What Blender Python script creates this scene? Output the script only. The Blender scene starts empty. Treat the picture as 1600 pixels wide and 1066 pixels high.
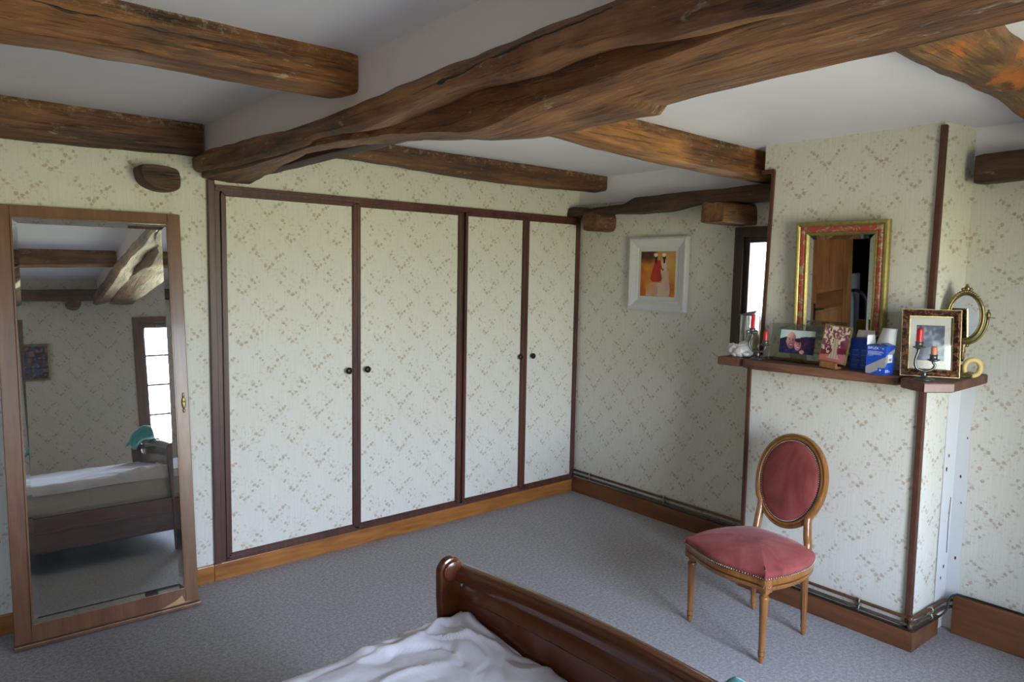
import bpy, bmesh, math, random
from mathutils import Vector, Matrix, noise
R = math.radians
PI = math.pi
random.seed(7)
sc = bpy.context.scene
col = sc.collection

# ------------------------------------------------------------------ node helpers
def lin(c):
    return tuple((x / 12.92 if x <= 0.04045 else ((x + 0.055) / 1.055) ** 2.4) for x in c[:3])
def hexc(h):
    return lin(tuple(int(h[i:i + 2], 16) / 255 for i in (0, 2, 4)))

class NT:
    def __init__(s, name):
        s.m = bpy.data.materials.new(name); s.m.use_nodes = True
        s.t = s.m.node_tree; s.t.nodes.clear()
        s.out = s.t.nodes.new('ShaderNodeOutputMaterial')
    def n(s, typ, ins=None, **kw):
        nd = s.t.nodes.new(typ)
        for k, v in kw.items(): setattr(nd, k, v)
        for k, v in (ins or {}).items(): s.put(nd.inputs[k], v)
        return nd
    def put(s, sock, v):
        if isinstance(v, bpy.types.NodeSocket): s.t.links.new(v, sock)
        elif isinstance(v, (tuple, list)) and sock.type == 'RGBA' and len(v) == 3: sock.default_value = (*v, 1)
        else: sock.default_value = v
    def math(s, op, a, b=None, c=None):
        nd = s.n('ShaderNodeMath', operation=op)
        s.put(nd.inputs[0], a)
        if b is not None: s.put(nd.inputs[1], b)
        if c is not None: s.put(nd.inputs[2], c)
        return nd.outputs[0]
    def ramp(s, fac, stops, interp='LINEAR'):
        nd = s.n('ShaderNodeValToRGB'); cr = nd.color_ramp; cr.interpolation = interp
        while len(cr.elements) < len(stops): cr.elements.new(0.5)
        for e, (p, c) in zip(cr.elements, stops):
            e.position = p; e.color = (*c, 1) if len(c) == 3 else c
        s.put(nd.inputs[0], fac); return nd.outputs[0]
    def mix(s, f, a, b, blend='MIX'):
        nd = s.n('ShaderNodeMix', data_type='RGBA', blend_type=blend)
        s.put(nd.inputs[0], f); s.put(nd.inputs[6], a); s.put(nd.inputs[7], b)
        return nd.outputs[2]
    def maprange(s, v, a, b, c=0.0, d=1.0):
        nd = s.n('ShaderNodeMapRange', interpolation_type='SMOOTHSTEP')
        for i, x in enumerate((v, a, b, c, d)): s.put(nd.inputs[i], x)
        return nd.outputs[0]
    def noise(s, vec, scale, detail=3, rough=.55, dist=0):
        nd = s.n('ShaderNodeTexNoise', {'Scale': scale, 'Detail': detail, 'Roughness': rough, 'Distortion': dist})
        if vec is not None: s.put(nd.inputs['Vector'], vec)
        return nd.outputs[0]
    def mapping(s, vec, scale=(1, 1, 1), loc=(0, 0, 0), rot=(0, 0, 0)):
        nd = s.n('ShaderNodeMapping', {'Scale': scale, 'Location': loc, 'Rotation': rot}); s.put(nd.inputs['Vector'], vec)
        return nd.outputs[0]
    def obj(s): return s.n('ShaderNodeTexCoord').outputs['Object']
    def pos(s): return s.n('ShaderNodeNewGeometry').outputs['Position']
    def bump(s, h, strength=.3, dist=.01):
        return s.n('ShaderNodeBump', {'Height': h, 'Strength': strength, 'Distance': dist}).outputs[0]
    def bsdf(s, color, rough=.5, metal=0, normal=None, spec=.5, coat=0, coat_r=.1, sheen=0, sheen_r=.4, sheen_t=None):
        b = s.n('ShaderNodeBsdfPrincipled', {'Base Color': color, 'Roughness': rough, 'Metallic': metal, 'Specular IOR Level': spec,
                                             'Coat Weight': coat, 'Coat Roughness': coat_r, 'Sheen Weight': sheen, 'Sheen Roughness': sheen_r})
        if sheen_t: s.put(b.inputs['Sheen Tint'], sheen_t)
        if normal is not None: s.put(b.inputs['Normal'], normal)
        s.t.links.new(b.outputs[0], s.out.inputs[0])
        return b

def plain(name, c, rough=.5, metal=0, var=.08, scale=30, bump=0, **kw):
    t = NT(name); o = t.obj(); f = t.noise(o, scale, 3)
    lo = tuple(x * (1 - var) for x in c); hi = tuple(min(1, x * (1 + var)) for x in c)
    nrm = t.bump(f, bump, .003) if bump else None
    t.bsdf(t.ramp(f, [(.3, lo), (.7, hi)]), rough, metal, nrm, **kw)
    return t.m

def wood(name, dark, mid, light, axis='X', scale=4, stretch=.08, rough=.45, bump=.15, coat=0, knots=0, spec=.5, blotch=1.2, flecks=0, big=None, chalk=False):
    t = NT(name); o = t.obj()
    sv = {'X': (stretch, 1, 1), 'Y': (1, stretch, 1), 'Z': (1, 1, stretch)}[axis]
    v = t.mapping(o, sv)
    grain = t.noise(v, scale * 14, 6, .65, .6)
    broad = t.noise(v, scale * 2.2, 4, .6, 1.2)
    blot = t.noise(o, blotch, 3, .6)
    f = t.math('ADD', t.math('MULTIPLY', grain, .45), t.math('MULTIPLY', broad, .55))
    f = t.math('ADD', f, t.math('MULTIPLY', t.math('SUBTRACT', blot, .5), .5))
    c = t.ramp(f, [(.34, dark), (.5, mid), (.66, light)])
    if knots:
        vo = t.n('ShaderNodeTexVoronoi', {'Scale': knots, 'Randomness': 1.0}); t.put(vo.inputs['Vector'], t.mapping(o, tuple(.55 if x < 1 else 1 for x in sv)))
        k = t.maprange(vo.outputs['Distance'], .16, .04)
        c = t.mix(t.math('MULTIPLY', k, .65), c, tuple(x * .45 for x in dark))
    if rough >= .5 and flecks:
        sk = t.maprange(t.noise(t.mapping(o, tuple(.05 if x < 1 else 1 for x in sv)), 75, 4, .7, .3), .54, .70)
        c = t.mix(t.math('MULTIPLY', sk, .62), c, tuple(x * .45 for x in dark))
        lt = t.maprange(t.noise(t.mapping(o, tuple(.12 if x < 1 else 1 for x in sv), (3.1, 1.7, .4)), 52, 4, .7), .56, .72)
        c = t.mix(t.math('MULTIPLY', lt, .38), c, tuple(min(1, x * 1.5) for x in light))
        grain = t.math('ADD', grain, t.math('MULTIPLY', sk, -.6))
    if big:
        b2 = t.maprange(t.noise(t.mapping(o, tuple(.5 if x < 1 else 1 for x in sv)), 6.5, 5, .7, .6), .52, .62)
        c = t.mix(t.math('MULTIPLY', b2, .85), c, big)
    if flecks:
        fl = t.maprange(t.noise(t.mapping(o, tuple(.3 if x < 1 else 1 for x in sv)), 38, 4, .75), .60, .70)
        fl = t.math('MULTIPLY', fl, t.maprange(t.noise(o, 3.0, 2), .42, .6))
        c = t.mix(t.math('MULTIPLY', fl, flecks), c, (.42, .36, .27))
    if chalk:
        zz = t.n('ShaderNodeSeparateXYZ'); t.put(zz.inputs[0], o)
        ck = t.math('MULTIPLY', t.maprange(zz.outputs[2], 2.215, 2.272), t.maprange(t.noise(t.mapping(o, tuple(.8 if x < 1 else 1 for x in sv)), 40, 5, .8), .50, .66))
        c = t.mix(t.math('MULTIPLY', ck, .65), c, (.44, .37, .26))
    nrm = t.bump(t.math('ADD', grain, t.math('MULTIPLY', broad, 1.5)), bump, .012)
    t.bsdf(c, rough, 0, nrm, coat=coat, spec=spec)
    return t.m

def wallpaper():
    """vertical-thread cream paper with two alternating sprigs of small flowers on a half-drop repeat"""
    t = NT('floral_wallpaper'); p = t.pos()
    s = t.n('ShaderNodeSeparateXYZ'); t.put(s.inputs[0], p)
    u0 = t.math('ADD', s.outputs[0], s.outputs[1]); v0 = s.outputs[2]
    uv0 = t.n('ShaderNodeCombineXYZ'); t.put(uv0.inputs[0], u0); t.put(uv0.inputs[1], v0); uv = uv0.outputs[0]
    nc = t.n('ShaderNodeTexNoise', {'Scale': 105.0, 'Detail': 2.0}); t.put(nc.inputs['Vector'], uv)
    nl = t.n('ShaderNodeTexNoise', {'Scale': 5.0, 'Detail': 1.0}); t.put(nl.inputs['Vector'], uv)
    def vadd(a, b, k):
        m = t.n('ShaderNodeVectorMath', operation='MULTIPLY_ADD'); t.put(m.inputs[0], b); m.inputs[1].default_value = (k, k, 0); t.put(m.inputs[2], a); return m.outputs[0]
    w = vadd(vadd(uv, nc.outputs['Color'], .017), nl.outputs['Color'], .05)
    PX, PZ = .262, .268
    def cell(ou, ov):
        a = t.n('ShaderNodeVectorMath', operation='MULTIPLY_ADD'); t.put(a.inputs[0], w); a.inputs[1].default_value = (1 / PX, 1 / PZ, 0); a.inputs[2].default_value = (ou, ov, 0)
        f = t.n('ShaderNodeVectorMath', operation='FRACTION'); t.put(f.inputs[0], a.outputs[0])
        b = t.n('ShaderNodeVectorMath', operation='MULTIPLY_ADD'); t.put(b.inputs[0], f.outputs[0]); b.inputs[1].default_value = (PX, PZ, 0); b.inputs[2].default_value = (-PX / 2, -PZ / 2, 0)
        return b.outputs[0]
    def blobs(c, L, acc):
        for x, y, r in L:
            d = t.n('ShaderNodeVectorMath', operation='DISTANCE'); t.put(d.inputs[0], c); d.inputs[1].default_value = (x, y, 0)
            k = t.maprange(d.outputs['Value'], r * 1.15, r * .45)
            acc = k if acc is None else t.math('MAXIMUM', acc, k)
        return acc
    A, B = cell(.1, .2), cell(.6, .7)
    FA = [(-.072, .035, .009), (-.055, .014, .009), (-.044, .000, .007), (-.015, -.040, .011), (.008, -.047, .010), (.024, -.034, .010), (-.004, -.060, .008), (.042, -.004, .010), (.062, .008, .011), (.076, .018, .008)]
    FB = [(-.060, .056, .010), (-.048, .042, .007), (-.066, .008, .009), (-.030, -.033, .011), (-.012, -.049, .011), (.006, -.040, .009), (.026, -.012, .009), (.042, .018, .011), (.057, .005, .009), (.070, .032, .007)]
    LA = [(.006, .074, .011), (.028, .058, .010), (-.087, .020, .010), (-.030, -.020, .008), (.092, .000, .010), (.000, -.074, .007), (.052, -.022, .009), (-.062, .052, .010), (.038, .040, .008)]
    LB = [(-.044, .079, .010), (.030, .038, .010), (.082, .012, .010), (-.084, .022, .009), (.018, -.062, .008), (-.022, -.016, .009), (.060, -.022, .008), (-.012, .070, .008)]
    fl = blobs(B, FB, blobs(A, FA, None)); lf = blobs(B, LB, blobs(A, LA, None))
    halo = t.math('MAXIMUM', blobs(A, [(0, -.02, .105)], None), blobs(B, [(0, -.005, .10)], None))
    hn = t.noise(uv, 60, 3, .65)
    fine = t.noise(uv, 260, 2, .6)
    vo = t.noise(uv, 38, 1)
    fc = t.ramp(vo, [(.36, (.22, .185, .105)), (.47, (.34, .235, .130)), (.56, (.45, .275, .155)), (.64, (.30, .235, .13))])
    c_th = t.n('ShaderNodeCombineXYZ'); t.put(c_th.inputs[0], t.math('MULTIPLY', u0, 260)); t.put(c_th.inputs[1], t.math('MULTIPLY', v0, 6))
    thr = t.noise(c_th.outputs[0], 1, 2)
    base = t.ramp(thr, [(.3, (.645, .618, .535)), (.7, (.715, .688, .603))])
    lfac = t.math('MAXIMUM', t.math('MULTIPLY', lf, t.maprange(hn, .40, .56)), t.math('MULTIPLY', halo, t.math('MULTIPLY', t.maprange(hn, .53, .66), .75)))
    c = t.mix(t.math('MULTIPLY', lfac, .40), base, (.30, .275, .175))
    c = t.mix(t.math('MULTIPLY', t.math('MULTIPLY', fl, t.maprange(fine, .30, .50)), .66), c, fc)
    t.bsdf(c, .75, 0, t.bump(thr, .06, .002), spec=.25)
    return t.m

def carpet():
    t = NT('grey_carpet'); p = t.pos()
    n1 = t.noise(p, 260, 2, .7); n2 = t.noise(p, 70, 3, .65); n3 = t.noise(p, 2.2, 3)
    f = t.math('ADD', t.math('MULTIPLY', n1, .5), t.math('MULTIPLY', n2, .5))
    c = t.ramp(f, [(.36, (.225, .215, .220)), (.5, (.375, .355, .355)), (.64, (.56, .53, .53))])
    c = t.mix(t.math('MULTIPLY', n3, .22), c, (.20, .18, .175))
    t.bsdf(c, .95, 0, t.bump(f, .6, .008), spec=.1)
    return t.m

def plaster(name, c):
    t = NT(name); p = t.pos()
    n = t.noise(p, 3.5, 4); n2 = t.noise(p, 60, 2)
    t.bsdf(t.ramp(n, [(.3, tuple(x * .965 for x in c)), (.7, c)]), .85, 0, t.bump(n2, .05, .004), spec=.2)
    return t.m

def glassmat(name, tint=(1, 1, 1), gloss=.08, opaq=None):
    t = NT(name)
    tr = t.n('ShaderNodeBsdfTransparent', {'Color': tint}); gl = t.n('ShaderNodeBsdfGlossy', {'Color': (.9, .95, .95), 'Roughness': .02})
    fr = t.n('ShaderNodeFresnel', {'IOR': 1.45})
    mx = t.n('ShaderNodeMixShader'); t.put(mx.inputs[0], t.math('MAXIMUM', t.math('MULTIPLY', fr.outputs[0], .8), gloss)); t.t.links.new(tr.outputs[0], mx.inputs[1]); t.t.links.new(gl.outputs[0], mx.inputs[2])
    t.t.links.new(mx.outputs[0], t.out.inputs[0]); return t.m

def vcol(name, rough=.4, coat=0):
    t = NT(name); a = t.n('ShaderNodeVertexColor', layer_name='Col'); t.bsdf(a.outputs[0], rough, coat=coat, spec=.3); return t.m

M = {}
M['paper'] = wallpaper()
M['carpet'] = carpet()
M['ceil'] = plaster('ceiling_paint', (.82, .805, .865))
M['band'] = plaster('band_paint', (.73, .665, .67))
M['plaster'] = plaster('bare_plaster', (.68, .68, .67))
BD, BM, BL = (.045, .018, .007), (.200, .076, .019), (.43, .185, .046)
M['beamX'] = wood('old_beam_wood', BD, BM, BL, 'X', 3, .10, .55, .7, knots=2.2, flecks=.8, blotch=2.0, chalk=True)
M['beamY'] = wood('old_truss_wood', BD, (.180, .074, .026), (.36, .170, .066), 'Y', 3, .10, .55, .7, knots=2.0, flecks=.8, blotch=2.2)
M['beamDark'] = wood('smoky_beam_wood', (.030, .0125, .0065), (.095, .037, .014), (.215, .094, .033), 'X', 3, .10, .6, .5, knots=2.5, flecks=.5, blotch=2, chalk=True)
M['beamDarkY'] = wood('smoky_plate_wood', (.018, .0085, .005), (.050, .022, .011), (.115, .055, .025), 'Y', 3, .10, .6, .5, knots=2.5, flecks=.3, blotch=2)
M['beamOrange'] = wood('rusty_beam_wood', (.05, .024, .009), (.16, .075, .024), (.30, .15, .05), 'X', 3, .14, .5, .6, knots=2.5, flecks=.5, blotch=2.5, big=(.42, .115, .012))
M['wardwood'] = wood('dark_stained_wood', (.042, .0145, .0095), (.080, .028, .019), (.125, .047, .032), 'Z', 5, .05, .42, .1)
M['wardwoodX'] = wood('dark_stained_rail', (.042, .0145, .0095), (.080, .028, .019), (.125, .047, .032), 'X', 5, .05, .42, .1)
M['pine'] = wood('varnished_pine', (.18, .060, .012), (.33, .125, .027), (.45, .195, .05), 'X', 3, .10, .35, .06, coat=.25, knots=3.5)
M['skirtY'] = wood('brown_skirting_wood', (.10, .036, .012), (.165, .062, .021), (.22, .09, .034), 'Y', 3, .06, .4, .06, coat=.15)
M['mirrorwood'] = wood('walnut_door_wood', (.12, .052, .023), (.175, .080, .036), (.235, .115, .055), 'Z', 3, .10, .36, .05, coat=.12)
M['rawwood'] = plain('raw_chipped_wood', (.52, .33, .17), .8)
M['bed'] = wood('polished_mahogany', (.065, .0165, .0055), (.110, .030, .0095), (.150, .045, .0145), 'Y', 4, .03, .25, .02, coat=.5, blotch=.8)
M['bedX'] = wood('bed_rail_wood', (.045, .014, .006), (.10, .032, .012), (.16, .055, .022), 'X', 4, .05, .28, .02, coat=.4, blotch=.8)
M['chairwood'] = wood('honey_beech', (.155, .056, .013), (.25, .098, .024), (.34, .145, .038), 'Z', 6, .08, .28, .04, coat=.4)
M['groove'] = plain('dark_brown_finish', (.085, .028, .009), .4)  # dark brown for the chair's groove strips and the plaster spots
M['shelf'] = wood('worn_oak_shelf', (.06, .024, .012), (.135, .055, .030), (.23, .105, .060), 'Y', 4, .08, .55, .35, knots=3)
M['pinkpaint'] = plain('pinkish_filler', (.30, .20, .185), .7)
M['doorwood'] = wood('cherry_door_wood', (.16, .062, .02), (.27, .115, .04), (.37, .17, .065), 'Z', 3, .06, .4, .03, coat=.2)
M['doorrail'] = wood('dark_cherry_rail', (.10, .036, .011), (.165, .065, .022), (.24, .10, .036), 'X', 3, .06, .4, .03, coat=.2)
M['trim'] = plain('reddish_trim', (.085, .032, .018), .45, var=.2)
M['gold'] = plain('gilt', (.36, .285, .095), .38, .7, var=.2, scale=60)
M['silver'] = plain('mirror_silver', (.80, .82, .81), .012, 1.0, var=.0)
def hazy():  # slight diffuse haze mixed in to brighten the dim reflection
    t = NT('hazy_old_mirror'); o = t.obj()
    g = t.n('ShaderNodeBsdfGlossy', {'Color': (.84, .86, .85), 'Roughness': .012}); d = t.n('ShaderNodeBsdfDiffuse', {'Color': (.70, .70, .70)})
    mx = t.n('ShaderNodeMixShader'); t.put(mx.inputs[0], t.math('ADD', .022, t.math('MULTIPLY', t.maprange(t.noise(o, 6, 4, .7), .4, .75), .022)))
    t.t.links.new(g.outputs[0], mx.inputs[1]); t.t.links.new(d.outputs[0], mx.inputs[2]); t.t.links.new(mx.outputs[0], t.out.inputs[0]); return t.m
M['hazy'] = hazy()
M['brass'] = plain('old_brass', (.28, .215, .095), .38, .85, var=.25, scale=80)
M['pewter'] = plain('dark_pewter', (.14, .14, .14), .32, .9, var=.2)
M['iron'] = plain('black_iron', (.018, .017, .016), .5, .3)
M['black'] = plain('black_rubber', (.012, .012, .012), .5)
M['copper'] = plain('painted_copper_pipe', (.14, .060, .032), .42, .35, var=.2)
M['pipegrey'] = plain('grey_painted_pipe', (.10, .075, .055), .42, .3, var=.2)
M['nickel'] = plain('nickel', (.62, .58, .50), .3, .9)
M['red'] = plain('red_wax', (.52, .012, .016), .38, var=.1, coat=.2)
M['peach'] = plain('faded_wax', (.56, .20, .12), .45, var=.1)
M['stone'] = plain('white_coral', (.74, .71, .68), .7, bump=.8, scale=50)
M['white'] = plain('white_card', (.76, .76, .77), .6, var=.03)
M['card'] = plain('brown_card', (.36, .30, .24), .75)
M['blue'] = plain('blue_print', (.012, .070, .46), .4, var=.05)
M['bluegrey'] = plain('grey_print', (.32, .31, .32), .45, var=.05)
M['paleblue'] = plain('pale_blue_ink', (.22, .33, .62), .5)
M['inkwhite'] = plain('white_ink', (.75, .77, .80), .5, var=.02)
M['inkred'] = plain('red_ink', (.6, .03, .03), .5)
M['inkgreen'] = plain('green_ink', (.35, .45, .25), .5)
M['mat'] = plain('cream_mat', (.62, .63, .57), .8, var=.02)
M['matwhite'] = plain('ivory_mat', (.70, .67, .61), .8, var=.02)
M['yellow'] = plain('yellow_plastic', (.70, .52, .20), .45, var=.04)
M['knob'] = plain('dark_bronze', (.022, .015, .011), .3, .4)
M['print'] = vcol('printed_picture', .3, .2)
M['mattress'] = plain('beige_ticking', (.50, .46, .38), .85, var=.04)
M['glass'] = glassmat('clear_glass')
M['frost'] = glassmat('etched_glass', (.80, .84, .82), .14)
M['etch'] = glassmat('etched_leaf', (.62, .64, .62), .22)
M['void'] = plain('near_black', (.03, .028, .026), .9)  # near-black; on the hall walls it stands in for unlit darkness
M['paleobj'] = plain('pale_enamel', (.62, .68, .78), .4)
M['winwood'] = wood('dark_window_wood', (.022, .010, .006), (.045, .021, .012), (.08, .038, .02), 'Z', 4, .06, .45, .1)
M['lightwin'] = wood('brown_casement_wood', (.10, .045, .025), (.17, .08, .045), (.23, .11, .065), 'Z', 4, .06, .4, .1)
M['cloth'] = plain('turquoise_cotton', (.03, .33, .33), .85, var=.12, sheen=.3)

def velvet():
    t = NT('rose_velvet'); o = t.obj()
    n = t.noise(t.mapping(o, (1, 1, .6)), 7, 3, .55, .8); n2 = t.noise(o, 400, 2)
    c = t.ramp(n, [(.32, (.185, .038, .036)), (.5, (.27, .060, .055)), (.68, (.34, .092, .085))])
    t.bsdf(c, .85, 0, t.bump(n2, .15, .002), spec=.2, sheen=.35, sheen_r=.35, sheen_t=(1.0, .62, .62))
    return t.m
M['velvet'] = velvet()
def sheetmat():
    t = NT('white_cotton_sheet'); o = t.obj()
    n = t.noise(o, 8, 4, .6, .6); n2 = t.noise(o, 500, 2)
    t.bsdf(t.ramp(n, [(.3, (.74, .71, .745)), (.7, (.80, .77, .80))]), .85, 0, t.bump(t.math('ADD', n, t.math('MULTIPLY', n2, .08)), .35, .02), spec=.2, sheen=.1)
    return t.m
M['sheet'] = sheetmat()
def damask():
    t = NT('red_damask'); o = t.obj()
    n = t.noise(o, 21, 2, .5, 2.2)
    m = t.maprange(n, .50, .56)
    n2 = t.noise(o, 70, 2, .5, 1.5)
    g = t.mix(t.maprange(n2, .45, .55), (.40, .31, .17), (.26, .19, .09))
    c = t.mix(m, (.38, .055, .045), g)
    t.bsdf(c, .4, 0, t.bump(m, .2, .003), coat=.2)
    return t.m
M['damask'] = damask()
def tortoise():
    t = NT('mottled_bronze'); o = t.obj()
    n = t.noise(t.mapping(o, (1, 1, 1)), 55, 4, .6, 1.0)
    c = t.ramp(n, [(.40, (.018, .012, .012)), (.5, (.07, .030, .020)), (.58, (.33, .13, .035)), (.68, (.10, .08, .11))])
    t.bsdf(c, .28, .4, coat=.4)
    return t.m
M['tortoise'] = tortoise()
def scrollwhite():
    t = NT('white_scroll_frame'); o = t.obj()
    n = t.noise(o, 24, 1, .5, 2.5)
    ln = t.maprange(t.math('ABSOLUTE', t.math('SUBTRACT', n, .5)), .028, .006)
    c = t.mix(t.math('MULTIPLY', ln, .28), (.66, .655, .65), (.40, .40, .48))
    t.bsdf(c, .5, 0, t.bump(ln, .3, .004))
    return t.m
M['scrollwhite'] = scrollwhite()

# ------------------------------------------------------------------ geometry helpers
def tag(o, label, cat, group=None):
    o['label'] = label; o['category'] = cat
    if group: o['group'] = group
    return o
def struct(o):
    o['kind'] = 'structure'; return o
def root(name, loc, label, cat, group=None, rotz=0, mat=None):
    o = bpy.data.objects.new(name, None); col.objects.link(o)
    o.empty_display_size = .05
    o.matrix_world = mat if mat is not None else Matrix.Translation(loc) @ Matrix.Rotation(rotz, 4, 'Z')
    return tag(o, label, cat, group)

def wm(o):
    m = o.matrix_basis.copy()
    while o.parent:
        o = o.parent; m = o.matrix_basis @ m
    return m

class MB:
    def __init__(s): s.v = []; s.f = []; s.sm = []; s.cols = None
    def add(s, vs, fs, smooth=False):
        b = len(s.v); s.v += [Vector(v) for v in vs]
        s.f += [[b + i for i in f] for f in fs]; s.sm += [smooth] * len(fs); return s
    def xf(s, m, start=0):
        for i in range(start, len(s.v)): s.v[i] = m @ s.v[i]
        return s
    def box(s, a, b, bev=0):
        (x0, y0, z0), (x1, y1, z1) = [min(p, q) for p, q in zip(a, b)], [max(p, q) for p, q in zip(a, b)]
        if bev <= 0:
            return s.add([(x0, y0, z0), (x1, y0, z0), (x1, y1, z0), (x0, y1, z0), (x0, y0, z1), (x1, y0, z1), (x1, y1, z1), (x0, y1, z1)],
                         [(0, 3, 2, 1), (4, 5, 6, 7), (0, 1, 5, 4), (1, 2, 6, 5), (2, 3, 7, 6), (3, 0, 4, 7)])
        bm = bmesh.new(); bmesh.ops.create_cube(bm, size=1)
        for v in bm.verts: v.co = Vector(((x0 + x1) / 2 + v.co.x * (x1 - x0), (y0 + y1) / 2 + v.co.y * (y1 - y0), (z0 + z1) / 2 + v.co.z * (z1 - z0)))
        bev = min(bev, .45 * min(x1 - x0, y1 - y0, z1 - z0))
        bmesh.ops.bevel(bm, geom=bm.edges[:], offset=bev, segments=2, affect='EDGES', profile=.6)
        bm.verts.index_update(); s.add([v.co.copy() for v in bm.verts], [[v.index for v in f.verts] for f in bm.faces]); bm.free(); return s
    def rings(s, rs, closed=True, cap=True, smooth=True, loop=False):
        n = len(rs[0]); vs = [p for r in rs for p in r]; fs = []
        k = len(rs)
        for i in range(k if loop else k - 1):
            j2 = (i + 1) % k
            for j in range(n if closed else n - 1):
                fs.append((i * n + j, i * n + (j + 1) % n, j2 * n + (j + 1) % n, j2 * n + j))
        s.add(vs, fs, smooth)
        if cap and closed and not loop:
            s.add(list(rs[0]), [list(range(n))[::-1]]); s.add(list(rs[-1]), [list(range(n))])
        return s
    def lathe(s, prof, center=(0, 0, 0), seg=24, flute=None, smooth=True):
        cx, cy, cz = center; rs = []
        for (r, z) in prof:
            ring = []
            for j in range(seg):
                a = 2 * PI * j / seg; rr = r
                if flute and flute[0] < z < flute[1]: rr = r * (1 - flute[3] * max(0, math.cos(flute[2] * a)) ** 2)
                ring.append((cx + rr * math.cos(a), cy + rr * math.sin(a), cz + z))
            rs.append(ring)
        return s.rings(rs, smooth=smooth)
    def tube(s, pts, r, seg=10, cap=True, closed=False, flat=1.0):
        pts = [Vector(p) for p in pts]; n = len(pts); rs = []; up = None
        for i, p in enumerate(pts):
            a = pts[(i - 1) % n] if (closed or i > 0) else p
            b = pts[(i + 1) % n] if (closed or i < n - 1) else p
            t = (b - a).normalized()
            if up is None:
                up = Vector((0, 0, 1)) if abs(t.z) < .9 else Vector((1, 0, 0))
            x = t.cross(up).normalized(); up = x.cross(t).normalized()
            rr = r[i] if isinstance(r, (list, tuple)) else r
            rs.append([p + x * (rr * math.cos(2 * PI * j / seg)) + up * (rr * flat * math.sin(2 * PI * j / seg)) for j in range(seg)])
        return s.rings(rs, cap=cap, loop=closed)
    def prism(s, poly, z0, z1, top=None):
        n = len(poly); t = top or poly
        s.add([(x, y, z0) for x, y in poly] + [(x, y, z1) for x, y in t],
              [list(range(n))[::-1], list(range(n, 2 * n))] + [(i, (i + 1) % n, n + (i + 1) % n, n + i) for i in range(n)])
        return s
    def ball(s, c, r, seg=12, rg=8, sc_=(1, 1, 1)):
        prof = [(max(1e-4, r * math.sin(PI * i / rg)), -r * math.cos(PI * i / rg)) for i in range(rg + 1)]
        st = len(s.v); s.lathe(prof, (0, 0, 0), seg)
        for i in range(st, len(s.v)): s.v[i] = Vector((c[0] + s.v[i].x * sc_[0], c[1] + s.v[i].y * sc_[1], c[2] + s.v[i].z * sc_[2]))
        return s
    def build(s, name, mat, parent=None, local=False, bevel=0, subsurf=0, autosmooth=False):
        me = bpy.data.meshes.new(name)
        vs = s.v
        if parent is not None and not local:
            inv = wm(parent).inverted(); vs = [inv @ v for v in vs]
        me.from_pydata([tuple(v) for v in vs], [], s.f); me.update()
        bm = bmesh.new(); bm.from_mesh(me); bmesh.ops.remove_doubles(bm, verts=bm.verts[:], dist=1e-5) if not s.cols else None
        bmesh.ops.recalc_face_normals(bm, faces=bm.faces[:]) if not s.cols else None
        bm.to_mesh(me); bm.free()
        if s.cols is None:
            if any(s.sm) and len(me.polygons) == len(s.sm):
                me.polygons.foreach_set('use_smooth', s.sm)
            elif any(s.sm):
                me.polygons.foreach_set('use_smooth', [True] * len(me.polygons)); autosmooth = True
        if autosmooth and hasattr(me, 'set_sharp_from_angle'):
            me.set_sharp_from_angle(angle=R(40))
        if s.cols:
            ca = me.color_attributes.new('Col', 'FLOAT_COLOR', 'CORNER')
            buf = []
            for p, c in zip(me.polygons, s.cols):
                for _ in p.loop_indices: buf += [*c, 1.0]
            ca.data.foreach_set('color', buf)
        me.materials.append(mat)
        o = bpy.data.objects.new(name, me); col.objects.link(o)
        if parent is not None: o.parent = parent
        if bevel:
            b = o.modifiers.new('Bevel', 'BEVEL'); b.width = bevel; b.segments = 2; b.limit_method = 'ANGLE'; b.angle_limit = R(35)
        if subsurf:
            b = o.modifiers.new('Subdivision', 'SUBSURF'); b.levels = b.render_levels = subsurf
        return o

def smoothpath(pts, n=6, closed=False):
    P = [Vector(p) for p in pts]; out = []; k = len(P)
    for i in range(k if closed else k - 1):
        p0 = P[(i - 1) % k] if (closed or i > 0) else P[0]; p1 = P[i]; p2 = P[(i + 1) % k]; p3 = P[(i + 2) % k] if (closed or i + 2 < k) else P[-1]
        for j in range(n):
            t = j / n
            out.append(.5 * ((2 * p1) + (p2 - p0) * t + (2 * p0 - 5 * p1 + 4 * p2 - p3) * t * t + (3 * p1 - p0 - 3 * p2 + p3) * t ** 3))
    if not closed: out.append(P[-1])
    return out

def interp(tab, t):
    if t <= tab[0][0]: return tab[0][1:]
    for a, b in zip(tab, tab[1:]):
        if t <= b[0]:
            k = (t - a[0]) / (b[0] - a[0]); k = k * k * (3 - 2 * k)
            return tuple(x + (y - x) * k for x, y in zip(a[1:], b[1:]))
    return tab[-1][1:]

def framebars(mb, w, h, t, d, x0=0, z0=0, y=0):
    """mitred rectangular frame in local xz, front face at -y; w,h outer size, t bar width, d depth (a profile list of (inset, depth))"""
    prof = d
    rs = []
    for cx, cz, sx, sz in ((x0, z0, 1, 1), (x0 + w, z0, -1, 1), (x0 + w, z0 + h, -1, -1), (x0, z0 + h, 1, -1)):
        rs.append([(cx + sx * i, y - dd, cz + sz * i) for i, dd in prof])
    return mb.rings(rs, closed=True, cap=False, smooth=False, loop=True)

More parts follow.
